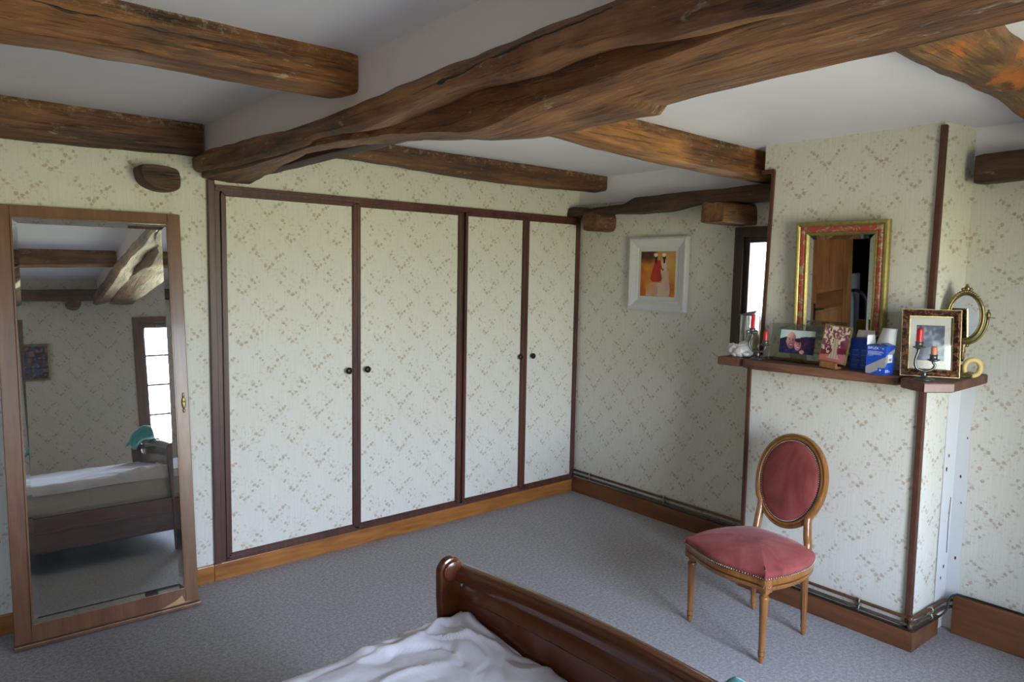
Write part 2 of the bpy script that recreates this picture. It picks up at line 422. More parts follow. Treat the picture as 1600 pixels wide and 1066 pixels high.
def gridpic(name, w, h, nx, ny, fn, parent, x0, z0, y):
    """flat print in the parent's local xz plane, coloured cell by cell from fn(u, v) in display values"""
    mb = MB(); mb.cols = []
    vs = [(x0 + w * i / nx, y, z0 + h * j / ny) for j in range(ny + 1) for i in range(nx + 1)]
    fs = []
    for j in range(ny):
        for i in range(nx):
            a = j * (nx + 1) + i; fs.append((a, a + 1, a + nx + 2, a + nx + 1))
            mb.cols.append(lin(tuple(max(0, min(1, q)) for q in fn((i + .5) / nx, (j + .5) / ny))))
    mb.add(vs, fs)
    return mb.build(name, M['print'], parent, local=True)

def textmesh(body, size, mat, parent, name, matrix, extrude=.0002):
    cu = bpy.data.curves.new('lettering', 'FONT'); cu.body = body; cu.size = size; cu.extrude = extrude; cu.align_x = 'LEFT'
    tmp = bpy.data.objects.new('tmp', cu); col.objects.link(tmp)
    dg = bpy.context.evaluated_depsgraph_get(); dg.update()
    me = bpy.data.meshes.new_from_object(tmp.evaluated_get(dg)); bpy.data.objects.remove(tmp)
    me.transform(matrix); me.materials.clear(); me.materials.append(mat)
    o = bpy.data.objects.new(name, me); col.objects.link(o); o.parent = parent
    return o

# ------------------------------------------------------------------ room shell
H = 2.27
WX, SY = -4.62, -4.2
mb = MB(); mb.box((WX - 1.6, SY - .3, -.1), (.35, .15, 0)); struct(mb.build('floor', M['carpet']))
mb = MB(); mb.box((WX - .12, SY - .3, H), (.35, .15, H + .12)); struct(mb.build('ceiling', M['ceil']))
mb = MB(); mb.box((WX - .12, 0, 0), (.35, .15, H)); struct(mb.build('wall_north', M['paper']))
# east wall, left of the chimney, with the narrow window opening
mb = MB(); wy0, wy1, wz0, wz1 = -1.30, -1.72, 1.215, 1.875
mb.box((0, wy0, 0), (.35, 0, H)); mb.box((0, wy1, 0), (.35, wy0, wz0)); mb.box((0, wy1, wz1), (.35, wy0, H))
mb.box((0, -2.2, 0), (.35, wy1, H))
struct(mb.build('wall_east', M['paper']))
mb = MB(); mb.box((0.0, -1.66, 2.09), (-.004, 0, H)); struct(mb.build('trim_1', M['ceil']))      # white strip above the wall plate
# right part of the east wall
mb = MB(); mb.box((-.10, SY, 0), (.35, -2.2, H)); struct(mb.build('wall_east_far', M['paper']))
mb = MB(); mb.box((-.10, SY, 2.13), (-.104, -2.5, H)); struct(mb.build('trim_2', M['ceil']))
# chimney breast, leaning back towards the top
mb = MB()
low = [(-.44, -1.69), (.1, -1.69), (.1, -2.545), (-.10, -2.535), (-.44, -2.515)]
mid = [(-.437, -1.68), (.1, -1.68), (.1, -2.54), (-.10, -2.535), (-.437, -2.502)]
up0 = [(-.327, -1.672), (.1, -1.672), (.1, -2.535), (-.10, -2.518), (-.327, -2.468)]
nek = [(-.325, -1.690), (.1, -1.690), (.1, -2.535), (-.10, -2.518), (-.325, -2.468)]
hd = [(-.325, -1.640), (.1, -1.640), (.1, -2.535), (-.10, -2.518), (-.325, -2.468)]
mb.prism(low, 0, 1.156, mid); mb.prism(up0, 1.156, 2.135, nek); mb.prism(hd, 2.135, H); struct(mb.build('wall_chimney', M['paper']))
# south wall with a tall casement opening, west wall with a doorway and dark hall
sx0, sx1, sz0, sz1 = -2.29, -1.05, .30, 1.87
mb = MB()
wx0, wx1, wzz0, wzz1 = -4.40, -3.60, 1.12, 1.88  # opening for the extra window added to light the left bay
mb.box((WX - .12, SY - .3, 0), (wx0, SY, H)); mb.box((wx1, SY - .3, 0), (sx0, SY, H)); mb.box((wx0, SY - .3, 0), (wx1, SY, wzz0)); mb.box((wx0, SY - .3, wzz1), (wx1, SY, H)); mb.box((sx1, SY - .3, 0), (.35, SY, H)); mb.box((sx0, SY - .3, sz1), (sx1, SY, H)); mb.box((sx0, SY - .3, 0), (sx1, SY, sz0))
struct(mb.build('wall_south', M['paper']))
dy0, dy1, dz = -.90, -.10, 2.0
mb = MB(); mb.box((WX - .12, dy1, 0), (WX, 0, H)); mb.box((WX - .12, SY - .3, 0), (WX, dy0, H)); mb.box((WX - .12, dy0, dz), (WX, dy1, H)); struct(mb.build('wall_west', M['paper']))
mb = MB(); hx = WX - 1.5
mb.box((hx - .1, -2.2, 0), (hx, 1.3, 2.4)); mb.box((hx, 1.2, 0), (WX - .12, 1.3, 2.4)); mb.box((hx, -2.2, 0), (WX - .12, -2.1, 2.4)); mb.box((hx, -2.2, 2.3), (WX - .12, 1.3, 2.4)); mb.box((WX - .18, .0, 0), (WX - .121, 1.3, 2.4)); mb.box((hx, -2.2, -.1), (WX - .12, 1.3, -.001))
struct(mb.build('wall_hall', M['void']))
mb = MB()
for a, b in (((WX - .13, dy1 - .03, 0), (WX + .015, dy1 + .03, dz + .03)), ((WX - .13, dy0 - .03, 0), (WX + .015, dy0 + .03, dz + .03)), ((WX - .13, dy0, dz), (WX + .015, dy1, dz + .03))): mb.box(a, b, .004)
struct(mb.build('trim_3', M['doorwood']))

# baseboards
mb = MB(); mb.box((WX, -.018, 0), (-2.582, 0, .088), .003); struct(mb.build('baseboard_north', M['pine']))
mb = MB(); mb.box((-.02, -1.69, 0), (0, -.022, .105), .003); struct(mb.build('baseboard_east', M['skirtY']))
mb = MB(); mb.prism([(-.478, -1.70), (-.44, -1.70), (-.44, -2.52), (-.20, -2.53), (-.20, -2.552), (-.478, -2.545)], 0, .088); struct(mb.build('baseboard_chimney', M['skirtY'], bevel=.002))
mb = MB(); mb.box((-.145, SY, 0), (-.10, -2.585, .178), .004); struct(mb.build('baseboard_right', M['skirtY']))
mb = MB(); mb.box((WX, SY, 0), (-2.31, SY + .02, .09), .003); mb.box((-1.03, SY, 0), (-.15, SY + .02, .09), .003); struct(mb.build('baseboard_south', M['pine']))

# chimney corner trims
def strip(p, q, wx, wy):
    mb = MB(); mb.rings([[(x + sx * wx / 2, y + sy * wy / 2, z) for sx, sy in ((-1, -1), (1, -1), (1, 1), (-1, 1))] for x, y, z in (p, q)], smooth=False); return mb
m_ = strip((-.326, -2.468, H - .012), (-.328, -2.468, 1.198), .024, .026); struct(m_.build('trim_4', M['trim'], bevel=.004))
m_ = strip((-.438, -2.50, 1.15), (-.443, -2.512, .09), .026, .026); struct(m_.build('trim_5', M['trim'], bevel=.004))
m_ = strip((-.327, -1.693, 2.135), (-.329, -1.676, 1.198), .018, .018); m_.box((-.340, -1.700, 2.128), (-.318, -1.632, 2.146)); struct(m_.build('trim_6', M['trim'], bevel=.002))
m_ = strip((-.438, -1.682, 1.15), (-.443, -1.692, .09), .02, .02); struct(m_.build('trim_7', M['trim'], bevel=.002))
# bare plaster strip in the corner under the shelf (both faces of the corner)
def plasterstrip():
    mb = MB(); n = 24
    def ret(z, k):   # point on the chimney's side face
        t = z / 1.15; ya = -2.515 + .02 * t; return (-.44 + k * .34, ya + (-2.537 - ya) * k - .0025, z)
    for side in (0, 1):
        ra, rb = [], []
        for i in range(n + 1):
            z = .05 + i / n * 1.10; j = noise.noise(Vector((side * 9, 0, z * 7))) * .012
            if side == 0: ra.append(ret(z, .68 + j * 2)); rb.append(ret(z, 1.0))
            else: ra.append((-.1035, -2.537, z)); rb.append((-.1035, -2.592 + j, z))
        mb.add(ra + rb, [(i, i + 1, n + 2 + i, n + 1 + i) for i in range(n)], False)
    o = mb.build('trim_8', M['plaster']); sd = o.modifiers.new('Solidify', 'SOLIDIFY'); sd.thickness = .002
    struct(o)
    # flaked spots in the plaster
    mb = MB()
    for (s, a, z, r) in ((0, .78, .82, .006), (0, .74, .76, .008), (0, .90, .55, .006), (1, -2.565, .72, .006), (1, -2.575, .60, .004), (0, .86, .30, .007), (1, -2.57, .34, .006), (0, .80, .25, .006), (1, -2.58, .9, .004)):
        p = ret(z, a) if s == 0 else (-.106, a, z)
        mb.ball((p[0], p[1] - (.003 if s == 0 else 0), p[2]), r, 8, 6, (.8 if s == 0 else .2, .2 if s == 0 else .6, 1.3))
    mb.tube([ret(.62, .93), ret(.5, .915), ret(.36, .93)], .0022, 6)
    struct(mb.build('trim_9', M['groove']))
plasterstrip()

# ------------------------------------------------------------------ windows
def slab_frame(mb, axis, a0, a1, z0, z1, p0, p1, t, bev=.003):
    """rectangular frame of four bars; axis 'X': in the xz plane (p = y), axis 'Y': in the yz plane (p = x)"""
    def bx(u0, u1, w0, w1):
        if axis == 'X': mb.box((u0, p0, w0), (u1, p1, w1), bev)
        else: mb.box((p0, u0, w0), (p1, u1, w1), bev)
    bx(a0, a0 + t, z0, z1); bx(a1 - t, a1, z0, z1); bx(a0 + t, a1 - t, z0, z0 + t); bx(a0 + t, a1 - t, z1 - t, z1)

w1 = bpy.data.objects.new('window_1', None); col.objects.link(w1); struct(w1); w1.location = (0, wy0, wz0)
mb = MB(); slab_frame(mb, 'Y', wy1 - .01, wy0 + .012, wz0 - .01, wz1 + .012, -.022, .06, .058); struct(mb.build('window_frame', M['winwood'], w1))
mb = MB(); slab_frame(mb, 'Y', wy1 + .04, wy0 - .035, wz0 + .04, wz1 - .035, .0, .045, .042); mb.box((-.012, wy0 - .030, 1.68), (.0, wy0 - .016, 1.75), .003); mb.box((-.012, wy0 - .030, 1.32), (.0, wy0 - .016, 1.39), .003); struct(mb.build('sash', M['winwood'], w1))
mb = MB(); mb.box((.02, wy1 + .08, wz0 + .08), (.024, wy0 - .077, wz1 - .077)); struct(mb.build('pane', M['glass'], w1))

def casement_window(name, a0, a1, z0, z1, rows):
    w2 = bpy.data.objects.new(name, None); col.objects.link(w2); struct(w2); w2.location = (a0, SY, z0)
    mb = MB(); slab_frame(mb, 'X', a0 - .03, a1 + .03, z0 - .03, z1 + .03, SY + .018, SY - .10, .06); struct(mb.build('window_frame', M['lightwin'], w2))
    xm = (a0 + a1) / 2
    for a, b in ((a0 + .03, xm), (xm, a1 - .03)):
        mb = MB(); slab_frame(mb, 'X', a, b, z0 + .03, z1 - .03, SY - .02, SY - .065, .048)
        for k in range(1, rows):
            z = z0 + .06 + (z1 - z0 - .12) * k / rows; mb.box((a + .04, SY - .03, z - .011), (b - .04, SY - .055, z + .011))
        struct(mb.build('casement', M['lightwin'], w2))
        mb = MB(); mb.box((a + .045, SY - .040, z0 + .07), (b - .045, SY - .044, z1 - .07)); struct(mb.build('pane', M['glass'], w2))
casement_window('window_2', sx0, sx1, sz0, sz1, 5)
casement_window('added_light_window', wx0, wx1, wzz0, wzz1, 2)  # made-up window behind the camera, added to brighten the left beams

# open wooden door beside the west doorway
dl = bpy.data.objects.new('door_1', None); col.objects.link(dl); struct(dl)
A_, B_ = Vector((-3.79, -.165, 0)), Vector((WX + .035, -.142, 0)); dv = (B_ - A_); dlen = dv.length; dang = math.atan2(dv.y, dv.x)
dl.matrix_world = Matrix.Translation(A_) @ Matrix.Rotation(dang, 4, 'Z')
mb = MB(); st_ = .095
mb.box((0, -.02, .01), (st_, .02, 1.98), .004); mb.box((dlen - st_, -.02, .01), (dlen, .02, 1.98), .004)
struct(mb.build('leaf', M['doorwood'], dl, local=True))
mb = MB()
for z0_, z1_ in ((.01, .2), (.60, .72), (1.02, 1.19), (1.86, 1.98)): mb.box((st_, -.019, z0_), (dlen - st_, .019, z1_), .004)
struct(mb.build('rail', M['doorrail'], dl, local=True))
mb = MB()
for z0_, z1_ in ((.2, .60), (.72, 1.02), (1.19, 1.86)): mb.box((st_, -.002, z0_), (dlen - st_, .002, z1_)); mb.box((st_ + .03, -.013, z0_ + .03), (dlen - st_ - .03, .013, z1_ - .03), .010)
struct(mb.build('panel', M['doorwood'], dl, local=True))
mb = MB()
for s in (-1, 1):
    mb.box((dlen - .075, s * .02, .93), (dlen - .035, s * .026, 1.10), .002) if False else mb.box((.03, s * .02, .93), (.065, s * .026, 1.10), .002)
    mb.tube([(.048, s * .022, 1.04), (.048, s * .06, 1.04), (.15, s * .062, 1.035)], .009, 8)
struct(mb.build('door_handle', M['iron'], dl, local=True))
# pale appliance with a bent hose in the dark hall
r_ = root('cabinet', (-5.25, .15, 0), 'pale narrow enamel cabinet in the dark hall, seen in the red framed mirror', 'cabinet')
mb = MB(); mb.box((-5.5, .115, 0), (-5.2, .185, 1.30), .012); mb.build('body', M['paleobj'], r_)
mb = MB(); mb.tube(smoothpath([(-5.2, -.10, .02), (-5.2, -.10, .9), (-5.2, -.09, 1.02), (-5.2, -.03, 1.10), (-5.2, .05, 1.12), (-5.2, .12, 1.10)], 6), .02, 10); mb.build('hose', M['pewter'], r_)

# ------------------------------------------------------------------ timber
def timber(name, mat, axis, t0, t1, prof, label, n=60, wob=.006, rnd=.3, seed=0, cap_round=0, group=None):
    """hewn beam: prof(t) -> polygon (list of (a, z)) with a across the beam; corners rounded by resampling"""
    rs = []
    for i in range(n + 1):
        t = t0 + (t1 - t0) * i / n
        poly = prof(t); k = len(poly); pts = []
        for j in range(k):
            p, q, r_ = Vector(poly[j - 1]), Vector(poly[j]), Vector(poly[(j + 1) % k])
            for w in (rnd, rnd * .55, rnd * .18):
                pts.append(q + (p - q) * w * .5 + (r_ - q) * max(0, rnd - w) * .12)
            for w in (rnd * .18, rnd * .55, rnd):
                pts.append(q + (r_ - q) * w * .5 + (p - q) * max(0, rnd - w) * .12)
        c = sum(pts, Vector((0, 0))) / len(pts)
        ring = []
        for m, p in enumerate(pts):
            d = p - c
            nz = noise.noise(Vector((t * 2.3 + seed, p.x * 7, p.y * 7))) * wob * 1.4 + noise.noise(Vector((t * 9 + seed, p.x * 16 + 5, p.y * 16))) * wob * .8
            e = min(i, n - i) / n * abs(t1 - t0)
            sh = 1 - .10 * max(0, 1 - e / .02) if cap_round else 1
            p2 = c + d * sh + d.normalized() * nz
            ring.append((t, p2.x, p2.y) if axis == 'X' else (p2.x, t, p2.y))
        rs.append(ring)
    mb = MB(); mb.rings(rs)
    o = mb.build(name, mat, autosmooth=True); tag(o, label, 'beam', group)
    return o
def rect(a0, a1, z0, z1): return [(a0, z0), (a1, z0), (a1, z1), (a0, z1)]

timber('ceiling_beam', M['beamX'], 'X', WX + .01, -2.597, lambda t: rect(-1.565 + .01 * math.sin(t * 3), -1.425, 2.143 + .008 * math.sin(t * 2.1 + 1), H + .01),
       'square brown ceiling beam nearest the camera at upper left, ending at the white band', seed=1, cap_round=1, rnd=.28)
timber('ceiling_beam', M['beamX'], 'X', WX + .01, -2.60, lambda t: rect(-3.02, -2.885, 2.15 + .006 * math.sin(t * 2), H + .01),
       'brown ceiling beam seen only in the leaning mirror, second above the far bed wall', seed=2, cap_round=1, rnd=.28)
timber('wall_plate_beam', M['beamDark'], 'X', WX + .01, -2.605, lambda t: rect(-.072 + .008 * math.sin(t * 4), .01, 2.116 + .012 * math.sin(t * 2.2), H + .015),
       'dark beam lying along the wall top above the leaning mirror', seed=3, rnd=.25, cap_round=1)
timber('wall_plate_beam', M['beamDark'], 'X', WX + .01, -2.60, lambda t: rect(SY + .002, SY + .08, 2.065, 2.165),
       'dark beam along the top of the window wall, seen in the leaning mirror', seed=4, rnd=.3)
timber('ceiling_beam', M['beamDark'], 'X', -2.33, -.002, lambda t: rect(-.262 + .008 * math.sin(t * 3), -.125, 2.163 + .012 * math.sin(t * 2.6 + .5), H + .01),
       'dark brown ceiling beam running above the wardrobe doors', seed=5, rnd=.35)
timber('ceiling_beam', M['beamX'], 'X', -2.3, -.006, lambda t: rect(-1.585 + .03 * math.sin((t + 1.2) * 1.4), -1.43 + .03 * math.sin((t + 1.2) * 1.4), 2.125 + .035 * ((t + .6) / 1.2) ** 2 * (t < -.6), H + .015),
       'reddish curved ceiling beam running from the truss to the chimney', seed=6, rnd=.55)
def gprof(t):
    s = (t + 2.3) / 2.2
    z = 2.165 + .012 * math.sin(s * 3) + .012 * math.sin(t * 5)
    return [(-3.0, H + .02), (-2.985, z + .04), (-2.89, z), (-2.79, z + .045), (-2.715 + .012 * math.sin(t * 3.1), H + .02)]
timber('ceiling_beam', M['beamOrange'], 'X', -2.3, -.112, gprof, 'broad orange-stained rough beam at the top right corner', seed=7, rnd=.3, wob=.012)

# wall plate along the east wall: left of the chimney and right of it
EP = [(-1.7, 2.02, 2.118), (-1.25, 2.022, 2.108), (-1.05, 2.03, 2.105), (-.85, 2.00, 2.10), (-.62, 1.995, 2.095), (-.5, 2.0, 2.06), (-.35, 2.005, 2.055), (-.2, 2.012, 2.05), (-.05, 2.0, 2.07), (0, 2.0, 2.06)]
def eprof(t):
    a, b = interp(EP, t); return [(-.13, a), (-.005, a), (-.005, b), (-.12, b)]
timber('wall_plate_beam', M['beamDarkY'], 'Y', -1.655, -.003, eprof, 'long uneven dark beam on the wall above the white framed picture', seed=8, rnd=.3, n=80)
timber('wall_plate_beam', M['beamDarkY'], 'Y', SY + .01, -2.55, lambda t: rect(-.20, -.105, 2.02 + .008 * math.sin(t * 6), 2.135 + .008 * math.sin(t * 4)), 'short dark beam end on the wall right of the chimney', seed=9, rnd=.45, cap_round=1)

# the truss: slim upper timber, broad curved lower timber, straight inner timber
C1 = [(-4.2, 2.02, 2.14), (-3.1, 2.026, 2.14), (-2.83, 2.036, 2.143), (-2.53, 2.058, 2.145), (-2.37, 2.048, 2.142), (-2.1, 2.055, 2.134), (-1.93, 2.044, 2.13), (-1.63, 2.028, 2.12), (-1.27, 2.04, 2.113), (-1.22, 2.03, 2.106), (-.65, 2.027, 2.13), (0, 2.05, 2.142)]
def c1prof(t):
    a, b = interp(C1, t); return [(-2.634, a + .014), (-2.615, a), (-2.585, a + .010), (-2.50, a + .03), (-2.50, b), (-2.60, b + .004), (-2.642, b - .03)]
timber('truss_beam', M['beamY'], 'Y', SY + .01, -.003, c1prof, 'slim cracked upper truss beam directly under the white band', seed=10, rnd=.3, n=150, wob=.007)
C2 = [(-4.2, -2.50, 2.03, -2.30, 2.03), (-3.3, -2.50, 2.075, -2.26, 2.037), (-2.95, -2.50, 2.065, -2.25, 2.03), (-2.65, -2.50, 2.045, -2.25, 2.025), (-2.51, -2.50, 2.035, -2.25, 2.018), (-2.49, -2.50, 2.035, -2.245, 1.997), (-2.38, -2.50, 2.024, -2.25, 1.998), (-2.05, -2.50, 1.986, -2.25, 2.0),
      (-1.76, -2.50, 2.018, -2.29, 2.03), (-1.6, -2.53, 2.03, -2.36, 2.037), (-1.4, -2.58, 2.03, -2.42, 2.047), (-1.2, -2.60, 2.026, -2.42, 2.068), (-.95, -2.605, 2.02, -2.42, 2.082), (-.6, -2.605, 2.016, -2.41, 2.055), (-.3, -2.605, 2.02, -2.385, 2.036), (0, -2.60, 2.025, -2.365, 2.022)]
def c2prof(t):
    lx, lz, rx, rz = interp(C2, t)
    return [(lx, lz), (lx + (rx - lx) * .5, (lz + rz) / 2 - .012), (rx, rz), (rx - .01, H - .08), (rx - .02, H + .01), (lx + .06, H + .01), (lx + .04, 2.12), (lx - .005, 2.09)]
timber('truss_beam', M['beamY'], 'Y', SY + .01, -.003, c2prof, 'massive lower truss beam with a broad hollowed underside crossing the whole room', seed=11, rnd=.18, n=170, wob=.005)
timber('truss_beam', M['beamDarkY'], 'Y', -1.45, -.003, lambda t: rect(-2.41, -2.335, 2.052, H), 'short straight dark timber behind the arched truss end by the wardrobe', seed=12, rnd=.15, n=40, wob=.003)
mb = MB(); mb.box((-2.594, SY, 2.115), (-2.52, 0, H)); struct(mb.build('trim_10', M['band']))

# cracks in the slim truss beam and in the square beam
from mathutils.bvhtree import BVHTree
def crack(parent, pts, r):
    po = bpy.data.objects[parent]; me = po.data
    tree = BVHTree.FromPolygons([v.co.copy() for v in me.vertices], [list(p.vertices) for p in me.polygons])
    P = smoothpath(pts, 16); k = len(P); rs = []
    for i, p in enumerate(P):
        q, nrm, _, _ = tree.find_nearest(p + Vector((0, 0, noise.noise(p * 11) * .010 + noise.noise(p * 47) * .004)))
        t = (P[min(i + 1, k - 1)] - P[max(i - 1, 0)]).normalized(); up_ = nrm.cross(t).normalized()
        w = r * (.10 + max(0, .55 + noise.noise(p * 17) * 1.1) * math.sin(PI * i / (k - 1)) + (.9 if noise.noise(p * 9 + Vector((3, 0, 0))) > .33 else 0))
        rs.append([q + up_ * w + nrm * .0006, q + nrm * .0016, q - up_ * w + nrm * .0006, q - nrm * .003])
    mb = MB(); mb.rings(rs); mb.build('crack', M['black'], po)
crack('truss_beam', [(-2.66, -1.95, 2.068), (-2.66, -2.1, 2.082), (-2.66, -2.26, 2.097), (-2.66, -2.38, 2.106), (-2.66, -2.52, 2.110), (-2.66, -2.68, 2.110)], .0042)
crack('ceiling_beam', [(-4.2, -1.59, 2.232), (-3.7, -1.59, 2.234), (-3.45, -1.59, 2.222), (-3.2, -1.59, 2.212), (-3.02, -1.59, 2.212)], .0034)

# rafter stubs sticking out of the walls
def stub(label, pts0, d, mat, split=0, seed=0, pieces=1):
    """pts0: outline on the wall, d: vector out of the wall"""
    c = sum((Vector(p) for p in pts0), Vector()) / len(pts0); d = Vector(d); rs = []
    base = smoothpath(pts0, 5, True)
    for k, s in ((0, 1.0), (.5, .99), (.88, .97), (1, .90), (1, .55), (1, .02)):
        rs.append([c + (p - c) * (s + .05 * noise.noise(p * 14 + Vector((seed, 0, k)))) + d * k for p in base])
    mb = MB(); mb.rings(rs); o = mb.build('rafter_stub', mat, autosmooth=True); return tag(o, label, 'beam')
stub('dark sawn rafter stub on the wall above the leaning mirror', [(-2.885, .03, 2.05), (-2.77, .03, 2.052), (-2.725, .03, 2.03), (-2.725, .03, 1.955), (-2.80, .03, 1.94), (-2.87, .03, 1.965), (-2.895, .03, 2.01)], (.0, -.15, .0), M['beamDark'], seed=1)
stub('small dark rafter stub by the wardrobe corner under the long beam', [(.03, -.225, 2.015), (.03, -.345, 2.01), (.03, -.35, 1.90), (.03, -.235, 1.895), (.03, -.22, 1.94)], (-.17, .05, 0), M['beamDark'], seed=2)
stub('split rafter stub above the narrow window', [(.03, -1.265, 2.015), (.03, -1.30, 2.024), (.03, -1.335, 2.012), (.03, -1.37, 2.02), (.03, -1.415, 2.0), (.03, -1.42, 1.91), (.03, -1.39, 1.896), (.03, -1.27, 1.896), (.03, -1.258, 1.92)], (-.27, .06, 0), M['beamDark'], seed=3)
stub('round rafter stub on the window wall, seen in the leaning mirror', [(-2.80 + .062 * math.cos(a), SY - .03, 2.03 + .055 * math.sin(a)) for a in [i * PI / 4 for i in range(8)]], (0, .14, 0), M['beamDark'], seed=4)

# ------------------------------------------------------------------ wardrobe
wr = root('wardrobe', (-1.28, 0, 0), 'fitted wardrobe with four wallpapered doors in dark wood frames', 'wardrobe')
mb = MB(); mb.box((-2.582, -.022, 0), (-.022, 0, .09), .003); mb.build('plinth', M['pine'], wr)
mb = MB()
mb.box((-2.578, -.024, .088), (-2.545, 0, 2.02), .003)
mb.box((-2.545, -.014, .088), (-2.518, 0, 1.99))
mb.box((-2.545, -.022, 1.968), (-.008, 0, 1.998), .004); mb.box((-2.545, -.030, 1.985), (-.008, 0, 1.998), .003)
mb.box((-.036, -.020, .09), (-.004, 0, 1.985), .003)
mb.box((-2.518, -.018, .088), (-.03, 0, .104), .002)
mb.box((-1.052, -.006, .1), (-1.030, 0, 1.97))
mb.build('frame', M['wardwood'], wr)
def mould(mb, x0, x1, z0, z1, L, Rr, T, B):
    """door frame with stepped moulding; L,Rr,T,B widths"""
    for f, d in ((1.0, .014), (.72, .020), (.40, .023)):
        mb.box((x0, -d, z0), (x0 + L * f, -.002, z1)); mb.box((x1 - Rr * f, -d, z0), (x1, -.002, z1))
        mb.box((x0, -d, z0), (x1, -.002, z0 + B * f)); mb.box((x0, -d, z1 - T * f), (x1, -.002, z1))
doors = [(-2.518, -1.780, .028, .026, -1.836), (-1.779, -1.054, .028, .026, -1.719), (-1.028, -.518, .028, .030, -.560), (-.517, -.034, .032, .008, -.447)]
dlab = ['first wardrobe door']
for i, (x0, x1, L, Rr, kx) in enumerate(doors):
    d = MB(); mould(d, x0, x1, .104, 1.968, L, Rr, .021, .026)
    do = d.build('door', M['wardwood'], wr, bevel=.0015)
    p = MB(); p.box((x0 + L - .002, -.0105, .126), (x1 - Rr + .002, -.001, 1.95)); p.build('door_panel', M['paper'], do)
    k = MB(); st = len(k.v); k.lathe([(.006, 0), (.006, .012), (.011, .016), (.0185, .022), (.0195, .028), (.016, .034), (.008, .037), (.001, .0375)], (0, 0, 0), 18)
    k.xf(Matrix.Translation((kx, -.010, 1.032)) @ Matrix.Rotation(R(90), 4, 'X')); k.build('knob', M['knob'], do)

# ------------------------------------------------------------------ leaning mirror (an old wardrobe door)
ma, mb_ = R(-1.8), R(5.6)
ux = Vector((math.cos(ma), math.sin(ma), 0)); bk = Vector((-math.sin(ma), math.cos(ma), 0)); up = Vector((0, 0, math.cos(mb_))) + bk * math.sin(mb_); ny = bk * math.cos(mb_) - Vector((0, 0, 1)) * math.sin(mb_)
mm = Matrix(((ux.x, ny.x, up.x, -3.085), (ux.y, ny.y, up.y, -.218), (ux.z, ny.z, up.z, .004), (0, 0, 0, 1)))
lm = root('leaning_mirror', None, 'tall mirror with a faceted edge in a brown wooden door frame leaning against the wall', 'mirror', mat=mm)
mb = MB()
gx0, gx1, gz0, gz1 = -.297, .306, .092, 1.795
mb.box((-.357, -.004, .018), (gx0, .018, 1.845), .003); mb.box((gx1, -.004, .018), (.362, .018, 1.845), .003)
mb.box((gx0, -.0035, .018), (gx1, .018, gz0), .002); mb.box((gx0, -.0035, gz1), (gx1, .018, 1.845), .002)
for (a, b) in (((gx0, -.008, gz0 - .01), (gx0 + .008, 0, gz1 + .01)), ((gx1 - .006, -.008, gz0 - .01), (gx1 + .002, 0, gz1 + .01)), ((gx0, -.008, gz0 - .006), (gx1, 0, gz0 + .002)), ((gx0, -.008, gz1 - .002), (gx1, 0, gz1 + .006))): mb.box(a, b, .002)
mb.build('frame', M['mirrorwood'], lm, local=True)
mb = MB(); mb.box((-.362, -.022, 0), (.372, .018, .018), .004); mb.build('bottom_ledge', M['mirrorwood'], lm, local=True)
mb = MB(); mb.prism([(.235, -.006), (.30, -.006), (.30, -.0034), (.235, -.0034)], 0, .001)
mb.v = []; mb.f = []; mb.sm = []
mb.add([(.20, -.006, .020), (.335, -.006, .026), (.30, -.006, .030), (.29, -.006, .062), (.265, -.006, .045), (.225, -.006, .030)], [(0, 1, 2, 3, 4, 5)])
o = mb.build('chipped_patch', M['rawwood'], lm, local=True); sd = o.modifiers.new('Solidify', 'SOLIDIFY'); sd.thickness = .003; o['label'] = 'pale bare wood where the veneer is chipped'
# glass: flat centre and bevelled border facets
bw, bd = .026, .0028
mb = MB()
q0 = [(gx0, gz0), (gx1, gz0), (gx1, gz1), (gx0, gz1)]; q1 = [(gx0 + bw, gz0 + bw), (gx1 - bw, gz0 + bw), (gx1 - bw, gz1 - bw), (gx0 + bw, gz1 - bw)]
mb.add([(x, -.001 - bd, z) for x, z in q0] + [(x, -.001, z) for x, z in q1], [(4, 5, 6, 7)] + [(i, (i + 1) % 4, 4 + (i + 1) % 4, 4 + i) for i in range(4)])
mb.build('mirror_glass', M['hazy'], lm, local=True)
mb = MB()
mb.ball((.338, -.007, .962), .013, 12, 8, (.75, .3, 2.2)); mb.ball((.338, -.007, .998), .006, 10, 6, (.9, .5, 1.8)); mb.ball((.338, -.007, .925), .006, 10, 6, (.9, .5, 1.8)); mb.ball((.338, -.010, .966), .005, 10, 6, (1, .6, 1))
mb.build('keyhole_plate', M['brass'], lm, local=True)

# ------------------------------------------------------------------ white framed picture on the east wall
# frames hang in a local frame: x to the viewer's right, -y towards the viewer, z up
def hang(x, y, z, lean=0, face='W', rot=None):
    """matrix for something facing west (towards -x): local x -> -y world, local -y -> -x world"""
    if rot is None: rot = {'W': R(-90), 'N': R(180), 'S': 0}[face]
    return Matrix.Translation((x, y, z)) @ Matrix.Rotation(rot, 4, 'Z') @ Matrix.Rotation(lean, 4, 'X')
def add2(a, b, k): return tuple(x + (y - x) * k for x, y in zip(a, b))
def ell(u, v, cx, cy, rx, ry): return ((u - cx) / rx) ** 2 + ((v - cy) / ry) ** 2
def nz(u, v, s, o=0): return noise.noise(Vector((u * s + o, v * s, o * 1.7)))

